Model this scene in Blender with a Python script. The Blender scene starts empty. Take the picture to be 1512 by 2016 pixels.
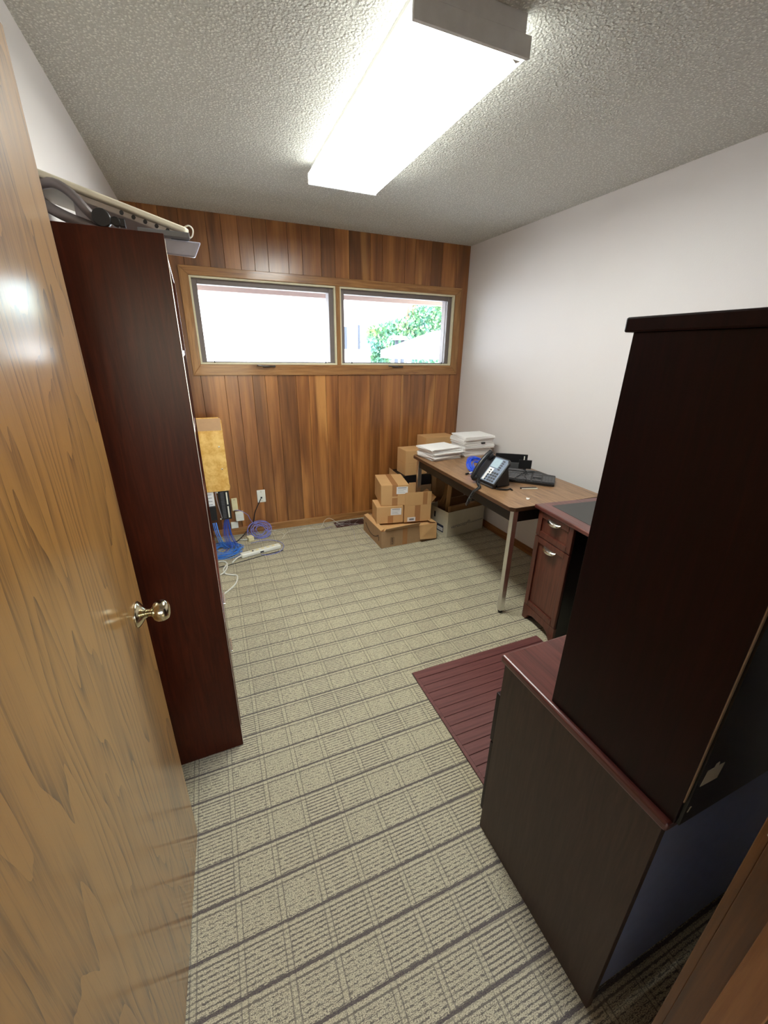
import bpy, bmesh, math, random
from mathutils import Vector, Matrix, noise
rnd = random.Random(7)
C = bpy.context.scene.collection
sc = bpy.context.scene
PI = math.pi
# ------------------------------------------------------------------ camera
XL, XR, YB, H = -0.388, 2.300, 3.585, 2.44
YF = 0.12
CAM_F, CAM_YAW, CAM_PITCH, CAM_ROLL, CAM_H = 794.83, -0.39879, 0.37712, 0.01704, 1.557
cd = bpy.data.cameras.new('camera'); cam = bpy.data.objects.new('camera', cd); C.objects.link(cam)
cy, sy, cp, sp = math.cos(CAM_YAW), math.sin(CAM_YAW), math.cos(CAM_PITCH), math.sin(CAM_PITCH)
fw = Vector((-sy*cp, cy*cp, -sp)); rt = Vector((cy, sy, 0)); up = rt.cross(fw)
r2 = rt*math.cos(CAM_ROLL)+up*math.sin(CAM_ROLL); u2 = -rt*math.sin(CAM_ROLL)+up*math.cos(CAM_ROLL)
m = Matrix((r2, u2, -fw)).transposed().to_4x4(); m.translation = Vector((0, 0, CAM_H)); cam.matrix_world = m
cd.sensor_fit = 'VERTICAL'; cd.sensor_height = 24.0; cd.lens = CAM_F/2016*24.0; cd.clip_start = 0.02; cd.clip_end = 200
sc.camera = cam
# ------------------------------------------------------------------ world, sun, exposure
w = bpy.data.worlds.new('sky'); sc.world = w; w.use_nodes = True
nt = w.node_tree; bg = nt.nodes['Background']
sky = nt.nodes.new('ShaderNodeTexSky'); sky.sky_type = 'NISHITA'; sky.sun_disc = False
sky.sun_elevation = math.radians(52); sky.sun_rotation = math.radians(165); sky.air_density = 1.0
nt.links.new(sky.outputs[0], bg.inputs[0]); bg.inputs[1].default_value = 2.0
sl = bpy.data.lights.new('sun', 'SUN'); so = bpy.data.objects.new('sun', sl); C.objects.link(so)
sl.energy = 26; sl.angle = 0.01; sl.color = (1, .96, .9)
so.rotation_euler = Vector((-0.25, -0.62, 0.95)).to_track_quat('Z', 'Y').to_euler(); so.location = (0, -5, 9)
LAMP = 31.0
sc.view_settings.view_transform = 'Standard'; sc.view_settings.look = 'None'
sc.view_settings.gamma = 1; sc.view_settings.use_curve_mapping = False
sc.view_settings.exposure = 0.0
sc.cycles.max_bounces = 10; sc.cycles.diffuse_bounces = 6; sc.cycles.transparent_max_bounces = 12
sc.cycles.sample_clamp_indirect = 8

# ------------------------------------------------------------------ node helpers
def srgb(r, g=None, b=None):
    if g is None: r, g, b = r
    f = lambda c: (c/255/12.92) if c/255 <= .04045 else ((c/255+.055)/1.055)**2.4
    return (f(r), f(g), f(b), 1)
class NT:
    def __init__(s, name):
        s.m = bpy.data.materials.new(name); s.m.use_nodes = True; s.t = s.m.node_tree; s.n = s.t.nodes; s.b = s.n['Principled BSDF']
        s.out = s.n['Material Output']
    def put(s, sock, v):
        if isinstance(v, (int, float)): sock.default_value = v
        elif isinstance(v, (tuple, list)): sock.default_value = v if len(v) == len(sock.default_value) else tuple(v)[:len(sock.default_value)]
        elif v is not None: s.t.links.new(v, sock)
    def math(s, op, a, b=None, c=None, clamp=False):
        n = s.n.new('ShaderNodeMath'); n.operation = op; n.use_clamp = clamp
        s.put(n.inputs[0], a)
        if b is not None: s.put(n.inputs[1], b)
        if c is not None: s.put(n.inputs[2], c)
        return n.outputs[0]
    def mapping(s, vec, scale=(1, 1, 1), loc=(0, 0, 0)):
        n = s.n.new('ShaderNodeMapping'); s.put(n.inputs[0], vec); n.inputs[3].default_value = scale; s.put(n.inputs[1], loc); return n.outputs[0]
    def obj(s):
        return s.n.new('ShaderNodeTexCoord').outputs['Object']
    def rand(s):
        return s.n.new('ShaderNodeObjectInfo').outputs['Random']
    def noise(s, vec, scale=5, detail=4, rough=.55, dist=0, col=False):
        n = s.n.new('ShaderNodeTexNoise'); s.put(n.inputs['Vector'], vec); n.inputs['Scale'].default_value = scale
        n.inputs['Detail'].default_value = detail; n.inputs['Roughness'].default_value = rough; n.inputs['Distortion'].default_value = dist
        return n.outputs['Color' if col else 'Fac']
    def voro(s, vec, scale=5, feat='F1'):
        n = s.n.new('ShaderNodeTexVoronoi'); n.feature = feat; s.put(n.inputs['Vector'], vec); n.inputs['Scale'].default_value = scale; return n.outputs['Distance']
    def ramp(s, fac, stops):
        n = s.n.new('ShaderNodeValToRGB'); s.put(n.inputs[0], fac); e = n.color_ramp.elements
        while len(e) < len(stops): e.new(.5)
        for i, (p, c) in enumerate(stops): e[i].position = p; e[i].color = c if len(c) == 4 else (*c, 1)
        return n.outputs[0]
    def mix(s, fac, a, b, mode='MIX'):
        n = s.n.new('ShaderNodeMix'); n.data_type = 'RGBA'; n.blend_type = mode
        s.put(n.inputs[0], fac); s.put(n.inputs[6], a); s.put(n.inputs[7], b); return n.outputs[2]
    def maprange(s, v, a, b, c=0, d=1):
        n = s.n.new('ShaderNodeMapRange'); s.put(n.inputs[0], v); n.inputs[1].default_value = a; n.inputs[2].default_value = b
        n.inputs[3].default_value = c; n.inputs[4].default_value = d; return n.outputs[0]
    def bump(s, h, strength=.3, dist=.002, nrm=None):
        n = s.n.new('ShaderNodeBump'); s.put(n.inputs['Height'], h); n.inputs['Strength'].default_value = strength; n.inputs['Distance'].default_value = dist
        if nrm is not None: s.put(n.inputs['Normal'], nrm)
        return n.outputs[0]
    def sep(s, v):
        n = s.n.new('ShaderNodeSeparateXYZ'); s.put(n.inputs[0], v); return n.outputs
    def comb(s, x, y, z):
        n = s.n.new('ShaderNodeCombineXYZ'); s.put(n.inputs[0], x); s.put(n.inputs[1], y); s.put(n.inputs[2], z); return n.outputs[0]
    def fin(s, col=None, rough=None, metal=None, nrm=None, spec=None, coat=None, coatr=None):
        B = s.b.inputs
        if col is not None: s.put(B['Base Color'], col)
        if rough is not None: s.put(B['Roughness'], rough)
        if metal is not None: s.put(B['Metallic'], metal)
        if nrm is not None: s.put(B['Normal'], nrm)
        if spec is not None: s.put(B['Specular IOR Level'], spec)
        if coat is not None: s.put(B['Coat Weight'], coat)
        if coatr is not None: s.put(B['Coat Roughness'], coatr)
        return s.m
MC = {}
def spec(m, v): m.node_tree.nodes['Principled BSDF'].inputs['Specular IOR Level'].default_value = v
def plain(name, col, rough=.5, metal=0, var=.08, scale=30, bump=0, spec=None, bscale=None):
    if name in MC: return MC[name]
    t = NT(name); o = t.obj(); n = t.noise(o, scale, 3)
    c = t.mix(1, col, t.ramp(n, [(.3, (1-var,)*3), (.7, (1+0*var,)*3)]), 'MULTIPLY')
    nr = t.bump(t.noise(o, bscale or scale*6, 3), .5, bump) if bump else None
    MC[name] = t.fin(c, rough, metal, nr, spec); return MC[name]
def wood(name, dark, mid, light, axis=2, across=26, along=1.6, rough=.4, coat=0, bump=.0002, seed=0, streak=None, rand=True, pores=.35, coatr=.12, contrast=(.32, .68), distortion=1.2):
    t = NT(name); o = t.obj()
    if rand:
        r = t.rand(); off = t.comb(t.math('MULTIPLY', r, 37.0), t.math('MULTIPLY', r, 91.0), t.math('MULTIPLY', r, 53.0))
        a = t.n.new('ShaderNodeVectorMath'); a.operation = 'ADD'; t.put(a.inputs[0], o); t.put(a.inputs[1], off); o = a.outputs[0]
    sc3 = [across]*3; sc3[axis] = along
    v = t.mapping(o, tuple(sc3), (seed, seed*1.7, seed*.3))
    n1 = t.noise(v, 1.0, 5, .6, distortion)
    sc2 = [across*14]*3; sc2[axis] = along*5
    n2 = t.noise(t.mapping(o, tuple(sc2)), 1.0, 2, .6)
    c = t.ramp(n1, [(contrast[0], dark), (.5, mid), (contrast[1], light)])
    c = t.mix(t.maprange(n2, .52, .75, 0, pores), c, dark)
    if streak:
        sc4 = [across*.45]*3; sc4[axis] = along*.25
        n3 = t.noise(t.mapping(o, tuple(sc4), (9, 3, 1)), 1.0, 2, .5, .3)
        c = t.mix(t.maprange(n3, .63, .68, 0, .7), c, streak)
    if rand:
        c = t.mix(1, c, t.ramp(t.math('FRACT', t.math('MULTIPLY', t.rand(), 17.3)), [(0, (.70, .68, .66)), (.5, (.88, .87, .86)), (1, (1, 1, 1))]), 'MULTIPLY')
    m = t.fin(c, rough, 0, t.bump(n2, .6, bump), None, coat, coatr); MC[name] = m; return m

# ------------------------------------------------------------------ materials
M = {}
M['wall'] = (lambda t: t.fin(t.mix(t.noise(t.obj(), 1.5, 2), srgb(219, 213, 211), srgb(226, 221, 219)), .55, 0, t.bump(t.noise(t.obj(), 160, 2), .35, .0012)))(NT('wall_paint'))
def ceil_mat():
    t = NT('popcorn_ceiling'); o = t.obj()
    wv = t.noise(o, 40, 2, .5, 0, True)
    a = t.n.new('ShaderNodeVectorMath'); a.operation = 'MULTIPLY_ADD'; t.put(a.inputs[0], wv); a.inputs[1].default_value = (.012,)*3; t.put(a.inputs[2], o)
    v1 = t.voro(a.outputs[0], 100); n = t.noise(o, 150, 3, .65)
    h = t.math('ADD', t.math('MULTIPLY', t.math('SUBTRACT', 1.0, v1), .8), t.math('MULTIPLY', n, .9))
    c = t.mix(t.maprange(h, .88, 1.22), srgb(206, 205, 197), srgb(255, 254, 246))
    return t.fin(c, .8, 0, t.bump(h, 1.0, .009), .1)
M['ceiling'] = ceil_mat()
def carpet_mat():
    t = NT('patterned_carpet'); o = t.obj(); s = t.sep(o); P = .1225; Q = .1133
    wob = t.math('MULTIPLY', t.math('SUBTRACT', t.noise(o, 60, 2), .5), .0035)
    wob2 = t.math('MULTIPLY', t.math('SUBTRACT', t.noise(t.mapping(o, (1, 1, 1), (5, 9, 0)), 200, 2), .5), .0055)
    x = t.math('ADD', t.math('ADD', s[0], wob), wob2); y = t.math('ADD', t.math('SUBTRACT', s[1], wob), wob2)
    u = t.math('DIVIDE', t.math('SUBTRACT', x, .006-P*.5+P*8), P); v = t.math('DIVIDE', t.math('SUBTRACT', y, .710-Q*.5-Q*20), Q)
    fu = t.math('SUBTRACT', t.math('FRACT', u), .5); fv = t.math('SUBTRACT', t.math('FRACT', v), .5)
    band = lambda f, c0, w: t.math('LESS_THAN', t.math('ABSOLUTE', t.math('SUBTRACT', f, c0)), w)
    cell = t.comb(t.math('FLOOR', t.math('ADD', u, .5)), t.math('FLOOR', t.math('ADD', v, .5)), 0)
    wn = t.n.new('ShaderNodeTexWhiteNoise'); t.put(wn.inputs['Vector'], cell); cr = wn.outputs['Value']
    fine = t.noise(t.mapping(o, (260, 470, 1)), 1, 3, .8)          # yarn loops
    fine2 = t.noise(t.mapping(o, (60, 340, 1), (3, 4, 0)), 1, 3, .75)  # short dashes along x
    dash = t.math('FRACT', t.math('MULTIPLY', t.math('ADD', y, t.math('MULTIPLY', cr, .003)), 88))
    dashm = t.math('MULTIPLY', t.math('LESS_THAN', t.math('ADD', dash, t.math('MULTIPLY', t.math('SUBTRACT', fine, .5), .9)), .40), t.math('GREATER_THAN', t.math('ADD', fine2, t.math('MULTIPLY', t.math('SUBTRACT', cr, .5), .14)), .47))
    rag = t.math('MULTIPLY', t.math('LESS_THAN', t.math('ADD', fine, t.math('MULTIPLY', cr, .05)), .47), .85)
    inner = t.math('MAXIMUM', t.math('MULTIPLY', dashm, .9), rag)
    # light cross strips
    col_l = band(fu, 0.0, .055); row_l = band(fv, -.075, .04)
    inner = t.math('MULTIPLY', inner, t.math('SUBTRACT', 1.0, t.math('MULTIPLY', col_l, .25)))
    cedge = t.math('MULTIPLY', t.math('MAXIMUM', band(fu, -.065, .014), band(fu, .07, .014)), t.maprange(fine, .4, .55, .2, .75))
    inner = t.math('MAXIMUM', inner, cedge)
    inner = t.math('MULTIPLY', inner, t.math('SUBTRACT', 1.0, t.math('MULTIPLY', row_l, .35)))
    rl = t.math('MAXIMUM', t.math('MULTIPLY', band(fv, 0.0, .034), t.maprange(fine, .35, .6, .7, 1.1)), t.math('MULTIPLY', band(fv, -.15, .018), t.maprange(fine, .35, .6, .5, .9)))
    dark = t.math('MAXIMUM', inner, rl)
    base = t.mix(t.noise(o, 3, 3), srgb(208, 198, 163), srgb(196, 186, 154))
    base = t.mix(t.maprange(fine, .45, .7, 0, .8), base, srgb(242, 235, 206))
    base = t.mix(t.math('MULTIPLY', cr, .12), base, srgb(178, 168, 150))
    c = t.mix(t.math('MULTIPLY', dark, .88), base, srgb(72, 62, 72))
    hgt = t.math('ADD', fine, t.math('MULTIPLY', t.noise(o, 500, 1), .5))
    return t.fin(c, .95, 0, t.bump(hgt, .6, .003), .1)
M['carpet'] = carpet_mat()
M['oak_trim'] = wood('oak_trim', srgb(128, 84, 44), srgb(168, 118, 66), srgb(190, 140, 86), 0, 40, 2.5, .35, .3, rand=True)
M['oak_trim_z'] = wood('oak_trim_vertical', srgb(120, 80, 42), srgb(158, 112, 62), srgb(180, 134, 82), 2, 40, 2.5, .35, .3, rand=True)
M['oak_trim_y'] = wood('oak_trim_deep', srgb(128, 78, 40), srgb(164, 108, 58), srgb(186, 132, 78), 1, 40, 2.5, .35, .3, rand=True)
M['jamb'] = wood('stained_jamb', srgb(96, 58, 20), srgb(118, 74, 28), srgb(134, 86, 36), 2, 30, 1.5, .4, .2, rand=True)
M['stop'] = wood('stained_stop', srgb(122, 72, 26), srgb(142, 88, 36), srgb(158, 102, 46), 2, 30, 1.5, .4, .2, rand=False)
def plank_mat():
    t = NT('walnut_panelling'); o = t.obj(); rn = t.rand()
    a = t.n.new('ShaderNodeVectorMath'); a.operation = 'ADD'; t.put(a.inputs[0], o)
    t.put(a.inputs[1], t.comb(t.math('MULTIPLY', rn, 37.0), t.math('MULTIPLY', rn, 91.0), t.math('MULTIPLY', rn, 53.0))); v = a.outputs[0]
    n1 = t.noise(t.mapping(v, (7, 7, .7)), 1, 3, .55, .8)
    n2 = t.noise(t.mapping(v, (34, 34, 1.1)), 1, 3, .6, .5)
    n3 = t.noise(t.mapping(v, (5, 5, .35), (4, 4, 4)), 1, 1, .5, .2)
    pore = t.noise(t.mapping(v, (260, 260, 12)), 1, 2, .6)
    f = t.math('ADD', t.math('MULTIPLY', n1, .68), t.math('MULTIPLY', n2, .32))
    c = t.ramp(f, [(.34, srgb(104, 62, 30)), (.5, srgb(150, 96, 50)), (.64, srgb(184, 124, 66))])
    c = t.mix(t.maprange(n3, .62, .66, 0, .6), c, srgb(220, 160, 92))
    c = t.mix(t.maprange(pore, .56, .74, 0, .22), c, srgb(84, 50, 26))
    c = t.mix(1, c, t.ramp(t.math('FRACT', t.math('MULTIPLY', rn, 17.3)), [(0, (.66, .64, .62, 1)), (.45, (.88, .86, .84, 1)), (1, (1.08, 1.06, 1.02, 1))]), 'MULTIPLY')
    return t.fin(c, .34, 0, t.bump(pore, .5, .0002), .5, .5, .22)
M['plank'] = plank_mat()
M['groove'] = plain('panel_groove', srgb(58, 34, 18), .8)
def oak_door():
    t = NT('oak_veneer'); o = t.obj(); s = t.sep(o)
    # plain sawn cathedral figure: long nested arches running up the face
    lowf = t.noise(t.mapping(o, (1, 3.2, .55), (2, 1.3, .4)), 1, 3, .5, .25)
    mid = t.noise(t.mapping(o, (1, 9, 1.3)), 1, 3, .55)
    d = t.math('ADD', t.math('MULTIPLY', s[1], 3.2), t.math('ADD', t.math('MULTIPLY', lowf, 7.5), t.math('MULTIPLY', mid, .8)))
    ring = t.math('FRACT', t.math('MULTIPLY', d, 3.4))
    line = t.math('MAXIMUM', t.math('POWER', t.math('SUBTRACT', 1.0, ring), 2.4), t.math('MULTIPLY', t.maprange(t.noise(t.mapping(o, (1, 7, 1.0), (7, 7, 7)), 1, 3, .6, .4), .56, .64), .8))
    pore = t.noise(t.mapping(o, (1, 330, 9)), 1, 2, .6)
    pore2 = t.noise(t.mapping(o, (1, 120, 3.5), (3, 3, 3)), 1, 3, .7)
    gm = t.math('MULTIPLY', line, t.maprange(pore2, .4, .6, .25, 1.0), clamp=True)
    base = t.mix(t.noise(t.mapping(o, (1, 5, .5)), 1, 2), srgb(176, 130, 68), srgb(160, 112, 56))
    c = t.mix(t.math('MULTIPLY', gm, .95), base, srgb(96, 64, 34))
    c = t.mix(t.maprange(pore, .56, .7, 0, .35), c, srgb(120, 82, 46))
    nb = t.bump(t.math('ADD', t.math('MULTIPLY', gm, -.6), t.math('MULTIPLY', pore, -.5)), .5, .0006)
    return t.fin(c, .45, 0, nb, .5, 1.0, .16)
M['door'] = oak_door()
M['shelf'] = wood('cherry_laminate', srgb(54, 18, 6), srgb(66, 24, 9), srgb(78, 30, 12), 2, 60, 4, .30, 0, rand=False, pores=.25, coatr=.25)
M['shelf_front'] = wood('cherry_edge', srgb(66, 26, 14), srgb(86, 36, 20), srgb(98, 44, 26), 2, 45, 3, .22, .5, rand=False, coatr=.1)
M['espresso'] = wood('espresso_laminate', srgb(28, 9, 9), srgb(34, 11, 11), srgb(40, 14, 13), 2, 60, 4, .38, 0, rand=False, pores=.2, bump=.0001)
M['espresso_side'] = wood('espresso_side_panel', srgb(58, 42, 34), srgb(66, 48, 39), srgb(74, 55, 44), 2, 70, 5, .5, 0, rand=False, pores=.15, bump=.00005)
spec(M['espresso'], .22); spec(M['shelf'], .2)
M['espresso_top'] = wood('cherry_desk_top', srgb(78, 38, 34), srgb(98, 50, 44), srgb(112, 60, 52), 1, 45, 3, .3, .3, rand=False, pores=.25)
M['cherry_front'] = wood('cherry_drawer_front', srgb(74, 34, 26), srgb(92, 46, 34), srgb(106, 56, 42), 2, 60, 4, .34, .2, rand=False, pores=.3)
M['black_back'] = plain('black_backing_board', srgb(24, 22, 24), .28, spec=.4)
M['slate_sheen_back'] = plain('slate_backing_blue_sheen', srgb(150, 166, 206), .4)  # blue-grey board, lightened so its colour carries the blue sheen
M['raw_edge'] = plain('raw_board_edge', srgb(150, 128, 100), .8)
M['mat'] = wood('bamboo_mat', srgb(96, 56, 56), srgb(112, 68, 66), srgb(124, 78, 74), 0, 60, 3, .34, .2, rand=False, pores=.3)
M['inset'] = plain('writing_pad_black', srgb(58, 58, 56), .45)
M['table_top'] = wood('walnut_table_laminate', srgb(112, 82, 56), srgb(144, 110, 78), srgb(162, 126, 92), 1, 55, 5, .36, .1, rand=False, pores=.4)
M['table_edge'] = plain('table_edge_band', srgb(84, 56, 36), .4)
M['table_apron'] = plain('black_apron', srgb(26, 24, 24), .45)
M['chrome'] = plain('brushed_chrome', (.75, .74, .72, 1), .28, 1)
M['nickel'] = plain('satin_nickel', (.86, .84, .74, 1), .25, 1)
M['brass'] = plain('antique_brass', (.62, .55, .38, 1), .16, 1, var=.15, scale=60)
M['bronze'] = plain('dark_bronze', srgb(92, 86, 82), .35, .6)
M['card'] = (lambda t: t.fin(t.mix(t.noise(t.obj(), 9, 4), srgb(200, 156, 104), srgb(212, 170, 120)), .75, 0, t.bump(t.noise(t.mapping(t.obj(), (3, 3, 220)), 1, 2), .3, .0006), .2))(NT('cardboard'))
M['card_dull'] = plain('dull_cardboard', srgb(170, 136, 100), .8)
M['card_dark'] = plain('dark_brown_board', srgb(140, 104, 66), .8)  # darker brown than the other cardboard
M['tape'] = plain('packing_tape', srgb(176, 126, 82), .25, var=.04)
M['ink'] = plain('black_print', srgb(48, 38, 34), .6, var=0)
M['greyink'] = plain('grey_print', srgb(120, 122, 126), .6, var=0)
M['paper'] = plain('white_paper', srgb(238, 236, 234), .7, var=.03)
M['paper_b'] = plain('offwhite_paper', srgb(226, 222, 220), .7, var=.05)
M['white_card'] = plain('white_cardboard', srgb(214, 208, 186), .7, var=.06)
M['navy'] = plain('navy_print', srgb(44, 48, 70), .6, var=0)
M['black'] = plain('black_plastic', srgb(26, 26, 28), .4)
M['black_void'] = plain('black_electronics', srgb(14, 13, 14), .35)
M['grey_key'] = plain('dark_key_plastic', srgb(78, 78, 80), .38)
M['grey_plastic'] = plain('grey_plastic', srgb(110, 112, 116), .4)
M['phone_face'] = plain('phone_face', srgb(128, 140, 158), .3)
M['screen'] = plain('phone_screen', srgb(176, 196, 206), .15)
M['blue_cable'] = plain('blue_cable_jacket', srgb(70, 138, 226), .4)
M['blue_cable_b'] = plain('royal_blue_jacket', srgb(30, 84, 220), .35)
M['bundle_blue'] = plain('bundle_blue_jacket', srgb(66, 104, 204), .4)
M['violet_cable'] = plain('violet_cable_jacket', srgb(128, 136, 212), .4)
M['white_plastic'] = plain('white_plastic', srgb(240, 238, 222), .35)
M['cream'] = plain('cream_plastic', srgb(238, 226, 176), .4)
M['white_cord'] = plain('white_cord_jacket', srgb(232, 232, 220), .45)
M['grey_wire'] = plain('grey_wire', srgb(168, 158, 156), .5)
M['black_wire'] = plain('black_wire', srgb(40, 38, 42), .5)
M['masonite'] = (lambda t: t.fin(t.mix(t.maprange(t.noise(t.obj(), 14, 6, .7), .4, .6), srgb(216, 162, 76), srgb(240, 200, 122)), .4, 0, None, .4))(NT('amber_board'))
M['masonite_top'] = plain('tan_board_strip', srgb(196, 156, 116), .5)
M['tray_cream'] = plain('cream_laminate', srgb(226, 218, 196), .45)
M['tray_under'] = plain('tray_underside', srgb(196, 186, 178), .6)
M['tray_metal'] = plain('painted_grey_metal', srgb(126, 118, 118), .45, .3)
M['tray_silver'] = plain('silver_grey_plastic', srgb(168, 168, 184), .4, .0)
M['vent'] = plain('brown_register', srgb(92, 58, 52), .5, .2)
M['fixture_metal'] = plain('white_fixture_metal', srgb(206, 204, 200), .5)
M['window_white'] = plain('cream_window_stop', srgb(226, 220, 190), .5)
M['sash'] = plain('bronze_sash', srgb(120, 110, 108), .5)
M['latch'] = plain('black_latch', srgb(30, 28, 28), .5)
M['eave'] = plain('eave_wood', srgb(216, 196, 190), .7)
M['outside_white'] = plain('sunlit_white_siding', srgb(236, 236, 236), .8)
M['concrete'] = plain('pale_concrete', srgb(200, 198, 192), .9)
M['fence'] = plain('grey_fence', srgb(62, 68, 80), .8)
M['board_white'] = plain('weathered_board', srgb(132, 142, 150), .8)
M['trunk'] = plain('bark', srgb(110, 90, 70), .9)
def leaf_mat():
    t = NT('leaf'); r = t.noise(t.obj(), 2.2, 2)
    c = t.ramp(r, [(.35, srgb(72, 122, 106)), (.5, srgb(84, 134, 96)), (.7, srgb(124, 150, 84))]); return t.fin(c, .6)
M['leaf'] = leaf_mat()
def lens_mat(name, k):
    t = NT(name); t.b.inputs['Emission Color'].default_value = (.965, 1, .945, 1); t.b.inputs['Emission Strength'].default_value = LAMP*k
    return t.fin((.9, .9, .88, 1), .4)
M['lens'] = lens_mat('lit_acrylic_lens', 1); M['lens_side'] = lens_mat('ribbed_lens_side', .30)
def glass_mat():
    t = NT('window_glass'); tr = t.n.new('ShaderNodeBsdfTransparent'); gl = t.n.new('ShaderNodeBsdfGlossy'); gl.inputs['Roughness'].default_value = .02
    mx = t.n.new('ShaderNodeMixShader'); fr = t.n.new('ShaderNodeFresnel'); fr.inputs[0].default_value = 1.45
    t.t.links.new(fr.outputs[0], mx.inputs[0]); t.t.links.new(tr.outputs[0], mx.inputs[1]); t.t.links.new(gl.outputs[0], mx.inputs[2]); t.t.links.new(mx.outputs[0], t.out.inputs[0])
    tr.inputs[0].default_value = (.96, .98, .98, 1); return t.m
M['glass'] = glass_mat()

# ------------------------------------------------------------------ mesh helpers
class MB:
    def __init__(s): s.bm = bmesh.new()
    def box(s, a, b, mat=None, taper=None):
        x0, y0, z0 = a; x1, y1, z1 = b
        vs = [s.bm.verts.new(v) for v in ((x0, y0, z0), (x1, y0, z0), (x1, y1, z0), (x0, y1, z0), (x0, y0, z1), (x1, y0, z1), (x1, y1, z1), (x0, y1, z1))]
        if mat is not None:
            for v in vs: v.co = mat @ v.co
        for f in ((0, 3, 2, 1), (4, 5, 6, 7), (0, 1, 5, 4), (1, 2, 6, 5), (2, 3, 7, 6), (3, 0, 4, 7)): s.bm.faces.new([vs[i] for i in f])
        return s
    def prism(s, pts, d, mat=None):
        """extrude polygon pts (3D, planar) by vector d"""
        d = Vector(d); a = [Vector(p) for p in pts]; b = [p+d for p in a]
        if mat is not None: a = [mat @ p for p in a]; b = [mat @ p for p in b]
        va = [s.bm.verts.new(p) for p in a]; vb = [s.bm.verts.new(p) for p in b]; n = len(a)
        s.bm.faces.new(va[::-1]); s.bm.faces.new(vb)
        for i in range(n): s.bm.faces.new((va[i], va[(i+1) % n], vb[(i+1) % n], vb[i]))
        return s
    def tube(s, pts, r, n=8, smooth=4, closed=False):
        P = [Vector(p) for p in pts]
        if smooth and len(P) > 2:
            Q = []
            L = len(P); rng = range(L if closed else L-1)
            for i in rng:
                p0 = P[(i-1) % L] if closed or i > 0 else P[0]; p1 = P[i]; p2 = P[(i+1) % L]; p3 = P[(i+2) % L] if closed or i+2 < L else P[-1]
                for k in range(smooth):
                    t = k/smooth
                    Q.append(.5*((2*p1)+(-p0+p2)*t+(2*p0-5*p1+4*p2-p3)*t*t+(-p0+3*p1-3*p2+p3)*t**3))
            if not closed: Q.append(P[-1])
            P = Q
        rings = []; L = len(P); nv = None
        for i, p in enumerate(P):
            d = (P[(i+1) % L]-P[i-1]) if closed else (P[min(i+1, L-1)]-P[max(i-1, 0)])
            if d.length < 1e-9: d = Vector((0, 0, 1))
            d.normalize()
            if nv is None: nv = d.orthogonal()
            nv = (nv-d*nv.dot(d))
            if nv.length < 1e-6: nv = d.orthogonal()
            nv.normalize(); b = d.cross(nv)
            rr = r[i*len(r)//L] if isinstance(r, list) else r
            rings.append([s.bm.verts.new(p+(nv*math.cos(2*PI*k/n)+b*math.sin(2*PI*k/n))*rr) for k in range(n)])
        for i in range(L if closed else L-1):
            A, B = rings[i], rings[(i+1) % L]
            for k in range(n): f = s.bm.faces.new((A[k], A[(k+1) % n], B[(k+1) % n], B[k])); f.smooth = True
        if not closed: s.bm.faces.new(rings[0][::-1]); s.bm.faces.new(rings[-1])
        return s
    def lathe(s, prof, mat=None, n=24):
        """prof: (radius, height) along +Z"""
        rings = []
        for r, h in prof:
            ring = [Vector((max(r, 1e-4)*math.cos(2*PI*k/n), max(r, 1e-4)*math.sin(2*PI*k/n), h)) for k in range(n)]
            if mat is not None: ring = [mat @ v for v in ring]
            rings.append([s.bm.verts.new(v) for v in ring])
        for A, B in zip(rings, rings[1:]):
            for k in range(n): f = s.bm.faces.new((A[k], A[(k+1) % n], B[(k+1) % n], B[k])); f.smooth = True
        s.bm.faces.new(rings[0][::-1]); s.bm.faces.new(rings[-1])
        return s
    def obj(s, name, mat, parent=None, loc=None, rz=0, bev=0, seg=2):
        bmesh.ops.recalc_face_normals(s.bm, faces=s.bm.faces)
        me = bpy.data.meshes.new(name); s.bm.to_mesh(me); s.bm.free(); me.materials.append(M[mat] if isinstance(mat, str) else mat)
        o = bpy.data.objects.new(name, me); C.objects.link(o)
        if parent: o.parent = parent
        if loc: o.location = loc
        o.rotation_euler[2] = rz
        if bev:
            b = o.modifiers.new('b', 'BEVEL'); b.width = bev; b.segments = seg; b.limit_method = 'ANGLE'; b.angle_limit = .6; b.harden_normals = False
        return o
def tag(o, label, cat, group=None, kind=None):
    o['label'] = label; o['category'] = cat
    if group: o['group'] = group
    if kind: o['kind'] = kind
    return o
def thing(name, label, cat, loc=(0, 0, 0), rz=0, group=None, rot=None):
    o = bpy.data.objects.new(name, None); o.empty_display_size = .05; C.objects.link(o); o.location = loc
    o.rotation_euler = rot if rot else (0, 0, rz); return tag(o, label, cat, group)
def struct(o, name_label=None):
    o['kind'] = 'structure'; return o
def sroot(name, loc=(0, 0, 0)):
    o = bpy.data.objects.new(name, None); o.empty_display_size = .05; C.objects.link(o); o.location = loc; o['kind'] = 'structure'; return o
def B(name, a, b, mat, parent=None, bev=0, seg=2, **k):
    """box part whose own origin is its centre"""
    c = [(a[i]+b[i])/2 for i in range(3)]
    q = MB().box([a[i]-c[i] for i in range(3)], [b[i]-c[i] for i in range(3)]).obj(name, mat, parent, c, bev=bev, seg=seg)
    if 'label' in k: q['label'] = k['label']
    return q
def text(body, size, mat, name, parent, matrix, ext=.0003, spacing=1.0):
    cu = bpy.data.curves.new(name, 'FONT'); cu.body = body; cu.size = size; cu.extrude = ext; cu.space_character = spacing
    t = bpy.data.objects.new(name, cu); C.objects.link(t)
    dg = bpy.context.evaluated_depsgraph_get(); me = bpy.data.meshes.new_from_object(t.evaluated_get(dg))
    bpy.data.objects.remove(t); me.materials.clear(); me.materials.append(M[mat])
    o = bpy.data.objects.new(name, me); C.objects.link(o); o.parent = parent; o.matrix_local = matrix; return o
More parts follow.
